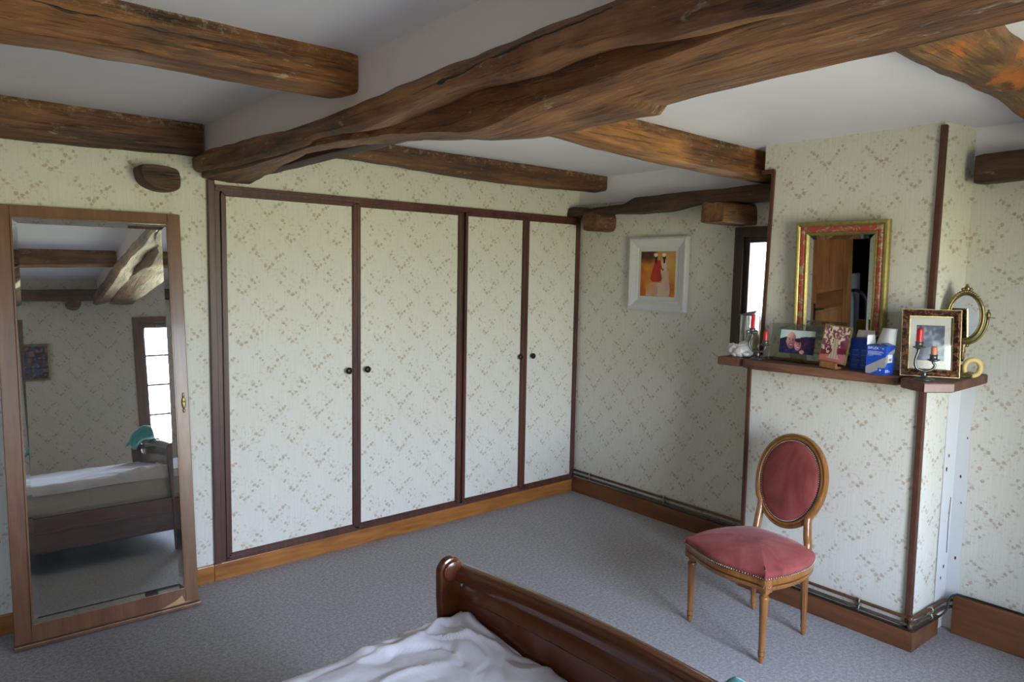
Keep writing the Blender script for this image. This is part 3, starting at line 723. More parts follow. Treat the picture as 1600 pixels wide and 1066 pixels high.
pic = root('framed_picture', None, 'white framed picture of two robed women hanging beside the narrow window', 'picture', mat=hang(-.004, -.505, 1.372))
W_, H_ = .463, .473
mb = MB(); framebars(mb, W_, H_, .06, [(0, 0), (0, .030), (.012, .036), (.030, .030), (.052, .020), (.066, .016), (.068, .004)]); mb.build('frame', M['scrollwhite'], pic, local=True)
mb = MB(); mb.box((.06, -.010, .05), (W_ - .06, -.006, H_ - .05)); mb.build('mat', M['mat'], pic, local=True)
def painting(u, v):
    c = add2((.78, .50, .13), (.72, .33, .10), max(0, .5 + nz(u, v, 4, 1)))
    c = add2(c, (.80, .66, .40), max(0, min(1, 1.3 - 2.2 * math.hypot((u - .82), (v - .80) * .9))) * .7)
    k = max(0, min(1, (v - .70) * 6)) * max(0, min(1, (.50 - u) * 6)); c = add2(c, (.30, .13, .08), k)
    c = add2(c, (.85, .68, .50), .35 * max(0, nz(u, v, 9, 3)))
    if v < .32 and .17 < u < .78 and ell(u, v, .47, .12, .31, .20) < 1.15: c = add2((.80, .55, .36), (.74, .62, .60), max(0, min(1, .6 + nz(u, v, 8, 5) * 1.5 - v)))
    if v < .56 and .62 - .1 * (v < .3) < u < .70 + .16 * math.sin(min(1, (.56 - v) / .5) * PI * .6): c = (.80, .68, .60)
    if .50 < v < .80 and abs(u - .68) < .075 + .02 * (.8 - v): c = (.82, .72, .60)
    if .13 < v < .56 and u > .61 + (.56 - v) * .14 and u < .82 + .05 * (.5 - v): c = add2((.80, .66, .55), (.75, .62, .62), .5 + nz(u, v, 10, 2))
    hw = .075 + max(0, .74 - v) * .27
    if .33 < v < .80 and abs(u - .46) < min(hw, .205) and ell(u, v, .46, .52, .21, .22 if v < .52 else 9) < 1: c = add2((.70, .17, .12), (.55, .09, .09), max(0, min(1, (u - .45) * 4)))
    if .74 < v < .82 and abs(u - .46) < .05: c = (.70, .18, .12)
    if abs(u - (.54 + (.80 - v) * .30)) < .03 and .60 < v < .80: c = (.68, .16, .12)
    for cx in (.43, .665):
        if ell(u, v, cx + .01, .865, .045, .055) < 1: c = (.13, .09, .07)
        if ell(u, v, cx + .015, .80, .032, .06) < 1: c = (.12, .08, .06)
        if ell(u, v, cx, .925, .055, .042) < 1: c = (.86, .82, .76)
    if ell(u, v, .645, .60, .022, .02) < 1: c = (.15, .08, .06)
    return c
gridpic('print', .277, .289, 72, 76, painting, pic, .090, .092, -.0115)

# ------------------------------------------------------------------ red and gold mirror on the chimney
rm = root('wall_mirror', None, 'rectangular mirror in a red and gold patterned frame hanging on the chimney', 'mirror', mat=hang(-.345, -1.858, 1.236, R(2.1)))
W_, H_ = .436, .634
mb = MB(); framebars(mb, W_, H_, 0, [(0, -.012), (0, .012), (.006, .020), (.014, .022), (.020, .018), (.024, .014), (.024, -.012)]); mb.build('outer_gilt_rim', M['gold'], rm, local=True)
mb = MB(); framebars(mb, W_, H_, 0, [(.020, -.012), (.020, .013), (.030, .019), (.042, .017), (.050, .012), (.054, .006), (.054, -.012)]); mb.build('frame', M['damask'], rm, local=True)
mb = MB(); framebars(mb, W_, H_, 0, [(.048, -.012), (.048, .010), (.052, .017), (.057, .016), (.063, .008), (.067, .002), (.067, -.012)]); mb.build('inner_gilt_rim', M['gold'], rm, local=True)
a0, b0 = .065, .026
q0 = [(a0, a0), (W_ - a0, a0), (W_ - a0, H_ - a0), (a0, H_ - a0)]; a1 = a0 + .020; q1 = [(a1, a1), (W_ - a1, a1), (W_ - a1, H_ - a1), (a1, H_ - a1)]
mb = MB(); mb.add([(x, -.0042, z) for x, z in q0] + [(x, -.0015, z) for x, z in q1], [(4, 5, 6, 7)] + [(i, (i + 1) % 4, 4 + (i + 1) % 4, 4 + i) for i in range(4)])
mb.build('mirror_glass', M['silver'], rm, local=True)
mb = MB(); mb.box((.01, .0, .01), (W_ - .01, .012, H_ - .01)); mb.build('backing', M['card'], rm, local=True)

# ------------------------------------------------------------------ mantel shelf: three boards
ST = 1.197
def board(poly, label, t=.042, mat='shelf', chunk=0):
    mb = MB(); mb.prism([(x, y) for x, y in poly], ST - t, ST); o = mb.build('mantel_shelf', M[mat], bevel=.007); return tag(o, label, 'shelf', None)
board([(-.572, -1.575), (-.02, -1.575), (-.02, -1.648), (-.445, -1.655), (-.445, -1.708), (-.555, -1.708), (-.572, -1.69)], 'short wooden shelf board end on the left of the chimney under the white coral')
pts = [(-.596, -1.755), (-.602, -1.80), (-.590, -1.95), (-.580, -2.10), (-.572, -2.20), (-.560, -2.27), (-.545, -2.36), (-.537, -2.436), (-.327, -2.436), (-.327, -1.722), (-.575, -1.722)]
board(pts, 'long rough-edged wooden mantel shelf board across the chimney front')
rb = board([(-.572, -2.458), (-.615, -2.515), (-.645, -2.575), (-.540, -2.648), (-.106, -2.640), (-.104, -2.521), (-.338, -2.478), (-.342, -2.458)], 'many-sided wooden shelf board wrapping the right corner of the chimney')
mb = MB(); mb.add([(-.6465, -2.577, ST - .037), (-.543, -2.649, ST - .037), (-.543, -2.649, ST - .006), (-.6465, -2.577, ST - .006)], [(0, 1, 2, 3)])
o = mb.build('filler_patch', M['pinkpaint'], rb); sd = o.modifiers.new('Solidify', 'SOLIDIFY'); sd.thickness = .002; o['label'] = 'pinkish filled chamfer'

# ------------------------------------------------------------------ things on the shelf
def candelabrum(loc, rot, label, arms, basr=.036):
    r = root('candelabrum', loc, label, 'candle holder', rotz=rot)
    mb = MB(); mb.lathe([(basr, 0), (basr + .001, .004), (basr * .75, .010), (basr * .35, .015), (.008, .020), (.010, .026), (.006, .032), (.005, .042), (.0008, .046)], seg=28); mb.build('base', M['pewter'], r, local=True)
    tops = []
    for path, (tx, tz) in arms:
        a = MB(); a.tube(smoothpath([(x, 0, z) for x, z in path], 6), .0052, 10); ao = a.build('arm', M['pewter'], r, local=True)
        c = MB(); c.lathe([(.004, -.004), (.012, -.002), (.022, .002), (.024, .006), (.021, .005), (.014, .004), (.014, .024), (.017, .026), (.012, .026), (.012, .010), (.001, .010)], (tx, 0, tz), 20); c.build('candle_cup', M['pewter'], ao, local=True)
        tops.append((tx, tz + .011))
    return r, tops
def candle(parent_r, top, h, mat, label, r=.0115, tilt=0, wick=True):
    p = parent_r.matrix_basis @ Vector((top[0], 0, top[1]))
    m = Matrix.Translation(p) @ Matrix.Rotation(R(40), 4, 'Z') @ Matrix.Rotation(tilt, 4, 'Y')
    c = root('candle', None, label, 'candle', mat=m)
    mb = MB(); k = 10; rs = []
    for i in range(k + 1):
        t = i / k; rr = r * (1 if t < .85 else 1 - .35 * ((t - .85) / .15) ** 2)
        bend = .012 * math.sin(tilt * 4) * t * t
        rs.append([(bend + rr * math.cos(2 * PI * j / 16), rr * math.sin(2 * PI * j / 16), h * t) for j in range(16)])
    mb.rings(rs); mb.build('wax', mat, c, local=True)
    if wick: w = MB(); w.tube([(.012 * math.sin(tilt * 4), 0, h - .001), (.012 * math.sin(tilt * 4) + .001, 0, h + .008)], .0012, 6); w.build('wick', M['black'], c, local=True)
# arms lie in a plane facing the camera
cl, tops = candelabrum((-.515, -1.768, ST), R(-60), 'small dark metal two-arm candle holder beside the white coral',
    [([(0, .038), (-.024, .040), (-.040, .060), (-.044, .085), (-.034, .105), (-.032, .125)], (-.032, .128)), ([(0, .038), (.022, .040), (.030, .056), (.031, .068)], (.031, .070))], .033)
candle(cl, tops[0], .086, M['red'], 'crooked red candle in the left candle holder', .0105, R(-8))
candle(cl, tops[1], .062, M['red'], 'upright red candle beside the etched glass photo frame', .0105)
cr, tops = candelabrum((-.565, -2.545, ST), R(-60), 'dark metal two-arm candle holder in front of the mottled picture frame',
    [([(0, .036), (-.026, .044), (-.036, .064), (-.034, .092), (-.027, .115), (-.026, .126)], (-.026, .130)), ([(0, .036), (.022, .042), (.034, .056), (.034, .066), (.028, .072), (.029, .078)], (.029, .080))], .038)
candle(cr, tops[0], .070, M['red'], 'tall red candle in front of the mottled picture frame', .0115)
candle(cr, tops[1], .048, M['peach'], 'short faded pink candle in front of the mottled picture frame', .0115, wick=False)

# white coral lump
mb = MB(); random.seed(3)
for (x, y, z, r, sc_) in ((-.47, -1.615, .026, .036, (1.1, 1.0, .9)), (-.49, -1.655, .026, .034, (1, 1.1, .9)), (-.44, -1.64, .036, .036, (1.1, 1.2, .8)), (-.46, -1.585, .040, .022, (1, 1, 1)), (-.40, -1.62, .034, .038, (1.2, .9, .9)), (-.485, -1.62, .046, .020, (1, 1, .8)), (-.37, -1.61, .038, .030, (1.2, .8, .9)), (-.50, -1.69, .014, .018, (1, 1.2, .8)), (-.46, -1.68, .022, .024, (1, 1, .9)), (-.505, -1.635, .012, .016, (1, 1, .8))):
    mb.ball((x, y, ST + z), r, 18, 12, sc_)
for i, v in enumerate(mb.v):
    mb.v[i] = v + Vector((noise.noise(v * 40), noise.noise(v * 40 + Vector((9, 0, 0))), noise.noise(v * 46 + Vector((0, 9, 0))))) * .010
    mb.v[i].z = max(mb.v[i].z, ST + .0005)
tag(mb.build('coral', M['stone']), 'lumpy white coral piece at the left end of the shelf', 'coral')

# small glass lantern behind it
ln = root('lantern', (-.235, -1.585, ST), 'small clear glass lantern with a pointed lid in front of the narrow window', 'lantern', rotz=R(-25))
w = .058; hb, ht = .012, .200
mb = MB(); mb.box((-w - .004, -w - .004, 0), (w + .004, w + .004, hb), .002)
for sx in (-1, 1):
    for sy in (-1, 1): mb.box((sx * w - .0025, sy * w - .0025, hb), (sx * w + .0025, sy * w + .0025, ht))
mb.build('frame', M['nickel'], ln, local=True)
for k in range(4):
    a = k * PI / 2; mb = MB(); st = len(mb.v); mb.box((-w + .003, -w - .001, hb), (w - .003, -w + .001, ht)); mb.xf(Matrix.Rotation(a, 4, 'Z')); mb.build('pane', M['glass'], ln, local=True)
mb = MB()
for k in range(4):
    a = k * PI / 2; sub = MB()
    for x in (-.022, .022): sub.tube([(x, -w - .002, hb), (x * .4, -w - .002, .07), (x, -w - .002, .12), (x * .5, -w - .002, ht)], .0018, 6)
    sub.xf(Matrix.Rotation(a, 4, 'Z')); mb.add(sub.v, sub.f, True)
mb.build('leading', M['nickel'], ln, local=True)
mb = MB(); e = w + .012; mb.add([(-e, -e, ht), (e, -e, ht), (e, e, ht), (-e, e, ht), (-.006, -.006, ht + .026), (.006, -.006, ht + .026), (.006, .006, ht + .026), (-.006, .006, ht + .026)], [(3, 2, 1, 0), (4, 5, 6, 7), (0, 1, 5, 4), (1, 2, 6, 5), (2, 3, 7, 6), (3, 0, 4, 7)])
mb.tube([Vector((.007 * math.cos(a), 0, ht + .034 + .008 * math.sin(a))) for a in [i * PI / 6 for i in range(12)]], .0018, 6, closed=True)
mb.build('lid', M['pewter'], ln, local=True)
mb = MB(); mb.lathe([(.016, 0), (.018, .012), (.010, .02), (.018, .04), (.022, .062), (.012, .085), (.016, .10), (.001, .11)], (0, 0, hb + .001), 16); tag(mb.xf(ln.matrix_basis).build('ornament', M['brass']), 'little brass ornament inside the glass lantern', 'ornament')

# etched glass frame with the couple's photograph
gf = root('photo_frame', None, 'etched glass photo frame holding a close-up of a smiling couple', 'photo frame', mat=hang(-.505, -1.818, ST + .001, R(-9), rot=R(-90 + 4)))
mb = MB(); mb.box((0, -.004, 0), (.258, 0, .186), .001); mb.build('glass_sheet', M['frost'], gf, local=True)
def swirl():
    mb = MB(); random.seed(11)
    for (x, z, l, a, wd) in ((.03, .02, .05, 1.0, .016), (.09, .012, .06, .5, .014), (.16, .02, .06, 2.4, .016), (.215, .04, .06, 2.0, .018), (.225, .10, .06, 1.7, .018), (.21, .15, .06, 2.3, .016), (.06, .165, .07, .3, .014), (.13, .172, .07, .1, .012), (.02, .10, .05, 1.4, .014)):
        n = 10; L, Rr = [], []
        for i in range(n + 1):
            t = i / n - .5; px, pz = x + math.cos(a) * l * t + .012 * t * t, z + math.sin(a) * l * t + .02 * t * t; ww = wd * math.cos(t * PI) * .5
            L.append((min(.255, max(.003, px - math.sin(a) * ww)), -.0046, min(.183, max(.003, pz + math.cos(a) * ww)))); Rr.append((min(.255, max(.003, px + math.sin(a) * ww)), -.0046, min(.183, max(.003, pz - math.cos(a) * ww))))
        mb.add(L + Rr, [(i, i + 1, n + 2 + i, n + 1 + i) for i in range(n)])
    return mb
swirl().build('etched_leaves', M['etch'], gf, local=True)
def couple(u, v):
    c = add2((.55, .68, .74), (.78, .82, .80), max(0, min(1, v * 1.1 - .1 + nz(u, v, 4, 2) * .4)))
    if v < .42 + .34 * math.sin(min(1, max(0, (u - .35) / .5)) * PI * .55) + .05 * nz(u, v, 6, 4) and u > .36: c = add2((.17, .13, .27), (.24, .18, .34), .5 + nz(u, v, 12, 6))
    if v < .72 - .5 * abs(u - .22) and u < .5: c = (.14, .14, .24)
    if v < .30: c = add2((.13, .13, .24), (.20, .20, .34), .5 + nz(u, v, 9, 8))
    if ell(u, v, .60, .40, .155, .30) < 1 + .25 * nz(u, v, 14, 3): c = add2((.20, .11, .19), (.34, .20, .28), max(0, nz(u, v, 20, 5) + .3))
    if ell(u, v, .33, .56, .135, .36) < 1:
        k = max(0, min(1, .35 + (u - .30) * 3.0 + (.62 - v) * .9 + nz(u, v, 5, 3) * .35)); c = add2((.84, .60, .58), (.46, .28, .35), k)
        if v < .40 and ell(u, v, .33, .30, .11, .13) < 1: c = add2(c, (.42, .28, .34), .45)
    if ell(u, v, .195, .52, .022, .06) < 1: c = (.66, .42, .44)
    if ell(u, v, .535, .37, .095, .23) < 1:
        k = max(0, min(1, .25 + (u - .53) * 4 + (.40 - v) * .6 + nz(u, v, 6, 9) * .35)); c = add2((.84, .60, .57), (.52, .33, .39), k)
    if ell(u, v, .55, .58, .12, .09) < 1: c = (.24, .13, .20)
    for ex, ey in ((.275, .60), (.375, .585), (.495, .43), (.575, .415)):
        if ell(u, v, ex, ey, .030, .018) < 1: c = (.24, .14, .19)
        if ell(u, v, ex, ey + .05, .038, .014) < 1: c = (.38, .24, .28)
    for ex, ey, w_ in ((.335, .36, .055), (.545, .255, .045)):
        if ell(u, v, ex, ey, w_, .030) < 1: c = (.55, .24, .28)
        if ell(u, v, ex, ey + .008, w_ * .85, .015) < 1: c = (.88, .78, .77)
    for ex, ey in ((.325, .47), (.54, .34)):
        if ell(u, v, ex, ey, .018, .05) < 1: c = add2(c, (.62, .36, .38), .7)
    if ell(u, v, .665, .09, .07, .085) < 1: c = (.78, .54, .52)
    return c
gridpic('photograph', .168, .112, 96, 64, couple, gf, .050, .043, -.0052)
mb = MB(); mb.box((.09, .0005, .0), (.17, .003, .12)); mb.xf(Matrix.Translation((0, 0, .12)) @ Matrix.Rotation(R(20), 4, 'X') @ Matrix.Translation((0, 0, -.12)))
mb.build('back_strut', M['card'], gf, local=True)

# bride photograph in a slim gilt frame on a wooden easel
bf = root('photo_frame', None, 'slim gilt frame with an old photograph of a bride and blossom, on a wooden foot', 'photo frame', mat=hang(-.535, -2.080, ST + .004, R(-8), rot=R(-90 - 3)) @ Matrix.Rotation(R(4.5), 4, 'Y'))
W_, H_ = .130, .172
mb = MB(); mb.box((0, -.004, .026), (W_, .004, .026 + H_), .001); mb.build('frame', M['gold'], bf, local=True)
def bride(u, v):
    c = add2((.42, .20, .28), (.50, .30, .38), .5 + nz(u, v, 5, 1))
    if v < .40: c = add2(c, (.40, .10, .18), .7)
    if v < .16 + .1 * u: c = add2((.72, .38, .36), (.66, .42, .46), u)
    bl = nz(u, v, 10, 7) + .55 * nz(u, v, 22, 4)
    if bl > .02 and v > .36 + .35 * max(0, u - .55) + .22 * (u < .05) and not (u > .72 and v < .62): c = add2((.74, .66, .54), (.85, .78, .66), min(1, bl * 2))
    if v < .52 and u < .36 and bl > .08 and v > .22: c = (.76, .70, .62)
    hw = .10 + max(0, .30 - v) * .55 + (.05 if v < .12 else 0)
    if .08 < v < .66 and abs(u - .53) < hw: c = add2((.74, .67, .56), (.60, .52, .46), .5 + .5 * math.sin(u * 60 + v * 5))
    if ell(u, v, .545, .71, .055, .055) < 1: c = (.66, .42, .36)
    if ell(u, v, .545, .755, .07, .04) < 1: c = (.50, .28, .24)
    if ell(u, v, .66, .56, .05, .035) < 1: c = (.82, .74, .66)
    return c
gridpic('photograph', W_ - .012, H_ - .012, 44, 58, bride, bf, .006, .032, -.0048)
mb = MB(); mb.box((.022, -.022, 0), (.100, .030, .016), .004); mb.box((.022, -.024, .010), (.100, -.010, .028), .003); mb.box((.04, .004, .01), (.08, .012, .10), .002); mb.build('wooden_foot', M['doorwood'], bf, local=True)

# blue cartons
def carton(loc, rot, w, d, h, label, front=None):
    r = root('carton', loc, label, 'box', rotz=rot)
    t = .0008; mb = MB()
    mb.box((0, 0, 0), (w, t, h)); mb.box((0, d - t, 0), (w, d, h)); mb.box((0, 0, 0), (t, d, h)); mb.box((w - t, 0, 0), (w, d, h)); mb.box((0, 0, 0), (w, d, t))
    mb.build('body', M['blue'], r, local=True)
    mb = MB(); mb.box((t, t, t), (w - t, 2 * t, h - .001)); mb.box((t, d - 2 * t, t), (w - t, d - t, h - .001)); mb.box((t, t, t), (2 * t, d - t, h - .001)); mb.box((w - 2 * t, t, t), (w - t, d - t, h - .001)); mb.box((t, t, h * .78), (w - t, d - t, h * .78 + .002)); mb.build('inner_card', M['card'], r, local=True)
    return r
def flap(r, name, p, q, up_, mat, bend=0, n=8, taper=.12):
    p, q, up_ = Vector(p), Vector(q), Vector(up_); mb = MB(); vs = []
    nn = (q - p).cross(up_).normalized()
    for i in range(n + 1):
        t = i / n; a = p + (q - p) * (taper * t * .5); b = q - (q - p) * (taper * t * .5)
        off = up_ * t + nn * bend * math.sin(t * PI * .5) * t
        vs += [a + off, b + off]
    mb.add(vs, [(2 * i, 2 * i + 1, 2 * i + 3, 2 * i + 2) for i in range(n)], True)
    o = mb.build(name, mat, r, local=True); sd = o.modifiers.new('Solidify', 'SOLIDIFY'); sd.thickness = .001
    return o
b1 = carton((-.492, -2.208, ST), R(-90 + 8), .080, .075, .142, 'plain blue carton with printed lines standing left of the open one')
flap(b1, 'flap', (0, .074, .142), (.08, .074, .142), (-.004, .014, .036), M['white'], -.012)
flap(b1, 'flap', (.079, 0, .142), (.079, .075, .142), (.012, .0, .02), M['white'], .004)
mb = MB(); random.seed(5)
for cx_, cw in ((.008, .034), (.046, .030)):
    for k in range(15):
        z = .088 - k * .0056
        if k % 4 == 0: mb.box((cx_, -.0006, z), (cx_ + cw * random.uniform(.5, .95), 0, z + .0026))
        else: mb.box((cx_, -.0006, z), (cx_ + cw * random.uniform(.7, 1), 0, z + .0012))
mb.build('lettering', M['paleblue'], b1, local=True)
b2 = carton((-.568, -2.312, ST), R(-90 - 4), .082, .078, .124, 'blue and grey carton lettered BIFLEX with its white lid flaps open')
w, d, h = .082, .078, .124
flap(b2, 'flap', (.0, d, h), (w, d, h), (.012, .012, .070), M['white'], .006, taper=.25)
flap(b2, 'flap', (0, d, h), (0, 0, h), (-.002, .0, .042), M['white'], .002, taper=.2)
flap(b2, 'flap', (w, 0, h), (w, d, h), (-.030, .004, .006), M['blue'], .004, taper=.2)
mb = MB()
mb.add([(0, -.0004, .004), (.020, -.0004, .004), (w, -.0004, .034), (w, -.0004, .084 - .005), (0, -.0004, .032)], [(0, 1, 2, 3, 4)])
mb.add([(w + .0004, 0, .034), (w + .0004, d * .5, .074), (w + .0004, d, .096), (w + .0004, d, .112), (w + .0004, d * .5, .10), (w + .0004, 0, .079)], [(0, 1, 2, 3, 4, 5)])
o = mb.build('grey_band', M['bluegrey'], b2, local=True)
mb = MB(); mb.box((.052, -.0008, .006), (.074, -.0003, .030)); mb.build('blue_square', M['blue'], b2, local=True)
mb = MB(); mb.lathe([(.0038, 0), (.0038, .0004)], (0, 0, 0), 12); mb.xf(Matrix.Translation((.063, -.0010, .021)) @ Matrix.Rotation(R(90), 4, 'X')); mb.build('round_emblem', M['inkwhite'], b2, local=True); mb = MB()
for k in range(4): mb.box((.006, -.0006, .098 - k * .0042), (.006 + (.062, .068, .055, .060)[k], -.0002, .0992 - k * .0042))
mb.build('lettering', M['inkwhite'], b2, local=True); mb = MB()
for k in range(5): mb.box((w, .004 + .0145 * (k % 3), .012 + .006 * (k // 3)), (w + .0006, .014 + .0145 * (k % 3), .016 + .006 * (k // 3)))
mb.build('lettering', M['inkwhite'], b2, local=True)
textmesh('BIFLEX', .0155, M['inkwhite'], b2, 'lettering', Matrix.Translation((.005, -.0005, .1075)) @ Matrix.Rotation(R(90), 4, 'X'))
textmesh('+', .009, M['inkwhite'], b2, 'plus_sign', Matrix.Translation((.057, -.0005, .1125)) @ Matrix.Rotation(R(90), 4, 'X'))
mb = MB(); mb.box((.0670, -.0006, .1095), (.0705, -.0002, .1155)); mb.build('white_tick', M['inkwhite'], b2, local=True)
mb = MB(); mb.box((.0712, -.0006, .1095), (.0755, -.0002, .1155)); mb.build('red_tick', M['inkred'], b2, local=True)
mb = MB(); mb.box((.006, -.0006, .0790), (.028, -.0002, .0815)); mb.build('green_line', M['inkgreen'], b2, local=True)
mb = MB(); mb.box((w + .0002, .020, .052), (w + .0009, .058, .086)); mb.build('price_label', M['white'], b2, local=True)
mb = MB()
for k in range(9): mb.box((w + .0008, .028 + k * .0026, .060), (w + .0012, .0290 + k * .0026, .070))
mb.build('lettering', M['void'], b2, local=True)
mb = MB(); mb.box((.0, 0, 0), (.09, .06, .004), .001); mb.xf(Matrix.Translation((-.535, -2.345, ST)) @ Matrix.Rotation(R(-70), 4, 'Z')); 

# mottled frame with a cloudy picture, leaning on the chimney corner
fr = root('framed_picture', None, 'small cloudy seascape in a mottled bronze frame standing at the right end of the shelf', 'picture', mat=hang(-.515, -2.430, ST + .002, R(-8), rot=R(-90 + 32)))
W_, H_ = .222, .283
mb = MB(); framebars(mb, W_, H_, 0, [(.002, 0), (.002, .012), (.006, .020), (.015, .023), (.024, .016), (.030, .010), (.032, .002)]); mb.build('frame', M['tortoise'], fr, local=True)
mb = MB(); framebars(mb, W_, H_, 0, [(0, 0), (0, .013), (.004, .013), (.004, 0)]); framebars(mb, W_, H_, 0, [(.029, 0), (.029, .013), (.033, .012), (.034, 0)]); mb.build('gilt_edge', M['brass'], fr, local=True)
mb = MB(); mb.box((.02, -.004, .02), (W_ - .02, .004, H_ - .02)); mb.build('mat', M['matwhite'], fr, local=True)
def clouds(u, v):
    c = add2((.36, .40, .47), (.30, .33, .40), max(0, min(1, (v - .4) * 1.6)))
    k = max(0, nz(u, v, 3.2, 2) + .6 * nz(u, v, 8, 5) + .35 * math.exp(-((v - .48) / .2) ** 2) - .12)
    c = add2(c, (.72, .73, .76), min(1, k * 1.5))
    if v < .16: c = add2((.38, .42, .50), (.52, .56, .62), .5 + nz(u, v * 6, 5, 3))
    return c
gridpic('print', .105, .148, 44, 60, clouds, fr, .058, .068, -.0046)
mb = MB(); mb.box((.03, -.0075, .03), (W_ - .03, -.0065, H_ - .03)); mb.build('glazing', M['glass'], fr, local=True)
mb = MB(); mb.box((.08, .004, 0), (.14, .008, .17)); mb.xf(Matrix.Translation((0, .004, .17)) @ Matrix.Rotation(R(16), 4, 'X') @ Matrix.Translation((0, -.004, -.17)))
mb.build('back_strut', M['card'], fr, local=True)

# oval brass dressing mirror
om = root('dressing_mirror', None, 'ornate oval brass dressing mirror behind the mottled picture frame', 'mirror', mat=hang(-.262, -2.580, ST, 0, rot=R(-90 + 12)))
rx, rz, cz = .066, .104, .253
oval = [(rx * math.sin(a), 0, cz + rz * math.cos(a)) for a in [2 * PI * i / 48 for i in range(48)]]
mb = MB(); mb.tube(oval, .0075, 10, closed=True); mb.tube([(x * .86, -.004, cz + (z - cz) * .90) for x, y, z in oval], .003, 8, closed=True)
random.seed(2)
for k in range(-8, 9):
    a = k * .11; r = .0085 - abs(k) * .0004; mb.ball(((rx + .004) * math.sin(a), -.003, cz + (rz + .004) * math.cos(a)), r * .85, 10, 6)
mb.ball((0, -.003, cz + rz + .016), .011, 12, 8, (1, .6, 1.1)); mb.ball((-.014, -.003, cz + rz + .012), .008, 10, 6); mb.ball((.014, -.003, cz + rz + .012), .008, 10, 6); mb.ball((0, -.003, cz + rz + .030), .006, 10, 6)
mb.build('frame', M['brass'], om, local=True)
mb = MB(); mb.add([(0, -.002, cz)] + [(x * .94, -.002, cz + (z - cz) * .96) for x, y, z in oval], [(0, i + 1, (i + 1) % 48 + 1) for i in range(48)])
mb.build('mirror_glass', M['silver'], om, local=True)
mb = MB(); arc = [((rx + .016) * math.sin(a), .012, cz + (rz + .014) * math.cos(a)) for a in [R(90) + R(180) * i / 24 for i in range(25)]]
mb.tube(arc, .0058, 8)
for s in (-1, 1):
    mb.ball((s * (rx + .016), .008, cz + .012), .010, 10, 8, (.9, .9, 1.5)); mb.ball((s * (rx + .016), .008, cz + .030), .005, 8, 6); mb.tube([(s * (rx + .010), .008, cz), (s * (rx + .042), .008, cz)], .0022, 6)
mb.lathe([(.012, -.02), (.016, -.028), (.008, -.04), (.012, -.055), (.007, -.068), (.010, -.085), (.006, -.10)], (0, .012, cz - rz - .01 + .02), 14)
mb.ball((-.014, .010, cz - rz - .018), .009, 10, 6); mb.ball((.014, .010, cz - rz - .018), .009, 10, 6)
mb.build('yoke', M['brass'], om, local=True)
mb = MB(); mb.lathe([(.062, 0), (.060, .006), (.045, .010), (.030, .018), (.014, .024), (.010, .045)], (0, .012, 0), 28, flute=(0.0005, .012, 6, .18)); mb.build('base', M['brass'], om, local=True)

# yellow hooked ornament
mb = MB(); P = [(.030 * math.cos(a) * (1 - .12 * max(0, i - 14) / 10), 0, .044 + .034 * math.sin(a)) for i, a in enumerate([R(215) - R(310) * i / 24 for i in range(25)])]
mb.tube(P, [.009 + .0025 * math.sin(PI * i / 24) for i in range(25)], 10, flat=1.0)
mb.xf(hang(-.315, -2.640, ST, 0, rot=R(-90 + 30)))
zmin = min(v.z for v in mb.v)
mb.xf(Matrix.Translation((0, 0, ST - zmin + .0005)))
tag(mb.build('curl_ornament', M['yellow']), 'pale yellow curled ornament below the oval brass mirror', 'ornament')

# ------------------------------------------------------------------ heating pipes, clips and cables
def pipe(z1, z2, off1, off2, mat, label):
    ex = -.10
    P = [(-.010 - off1, -.03, z1), (-.010 - off1, -1.62, z1), (-.014 - off1, -1.655 + 0, z1 - .002), (-.08, -1.662 + off2 * .0, z1 - .006), (-.40, -1.668 + .012, z2 + .006), (-.446 - off2 * .6, -1.672, z2), (-.452 - off2, -1.71, z2),
         (-.452 - off2, -2.50, z2), (-.448 - off2, -2.520 - off2, z2), (-.42, -2.530 - off2, z2), (-.16, -2.552 - off2 * .6, z2 + .006), (-.118, -2.575, z2 + .006), (-.112, -2.63, z2 + .006)]
    mb = MB(); mb.tube(P, .0075, 10); o = mb.build('heating_pipe', mat); return tag(o, label, 'pipe')
pipe(.162, .140, .008, .004, M['copper'], 'upper thin copper heating pipe running along the skirting and round the chimney')
pipe(.130, .108, .008, .006, M['pipegrey'], 'lower thin greyish heating pipe lying just above the skirting')
def clip(loc, ang, label):
    mb = MB()
    for z in (0, -.032):
        mb.tube([(.0115 * math.cos(a), 0, z + .0115 * math.sin(a)) for a in [2 * PI * i / 14 for i in range(14)]], .0028, 6, closed=True)
        mb.ball((-.006, 0, z + .013), .0045, 8, 6)
    mb.box((.004, -.004, -.035), (.012, .004, .004), .001)
    mb.xf(Matrix.Translation(loc) @ Matrix.Rotation(ang, 4, 'Z')); tag(mb.build('pipe_clip', M['nickel']), label, 'pipe clip')
clip((-.018, -.20, .162), 0, 'nickel double pipe clip nearest the wardrobe')
clip((-.018, -.86, .162), 0, 'nickel double pipe clip midway along the picture wall')
clip((-.458, -2.31, .140), 0, 'nickel double pipe clip on the chimney front')
clip((-.30, -2.548, .141), R(90), 'nickel double pipe clip on the right side of the chimney')
mb = MB(); mb.lathe([(.010, 0), (.012, .004), (.012, .016), (.009, .022), (.009, .034), (.013, .038), (.013, .052), (.009, .056)], (-.458, -2.525, .094), 14); tag(mb.build('pipe_elbow', M['copper']), 'copper elbow fitting where the pipes turn the chimney corner', 'pipe fitting')
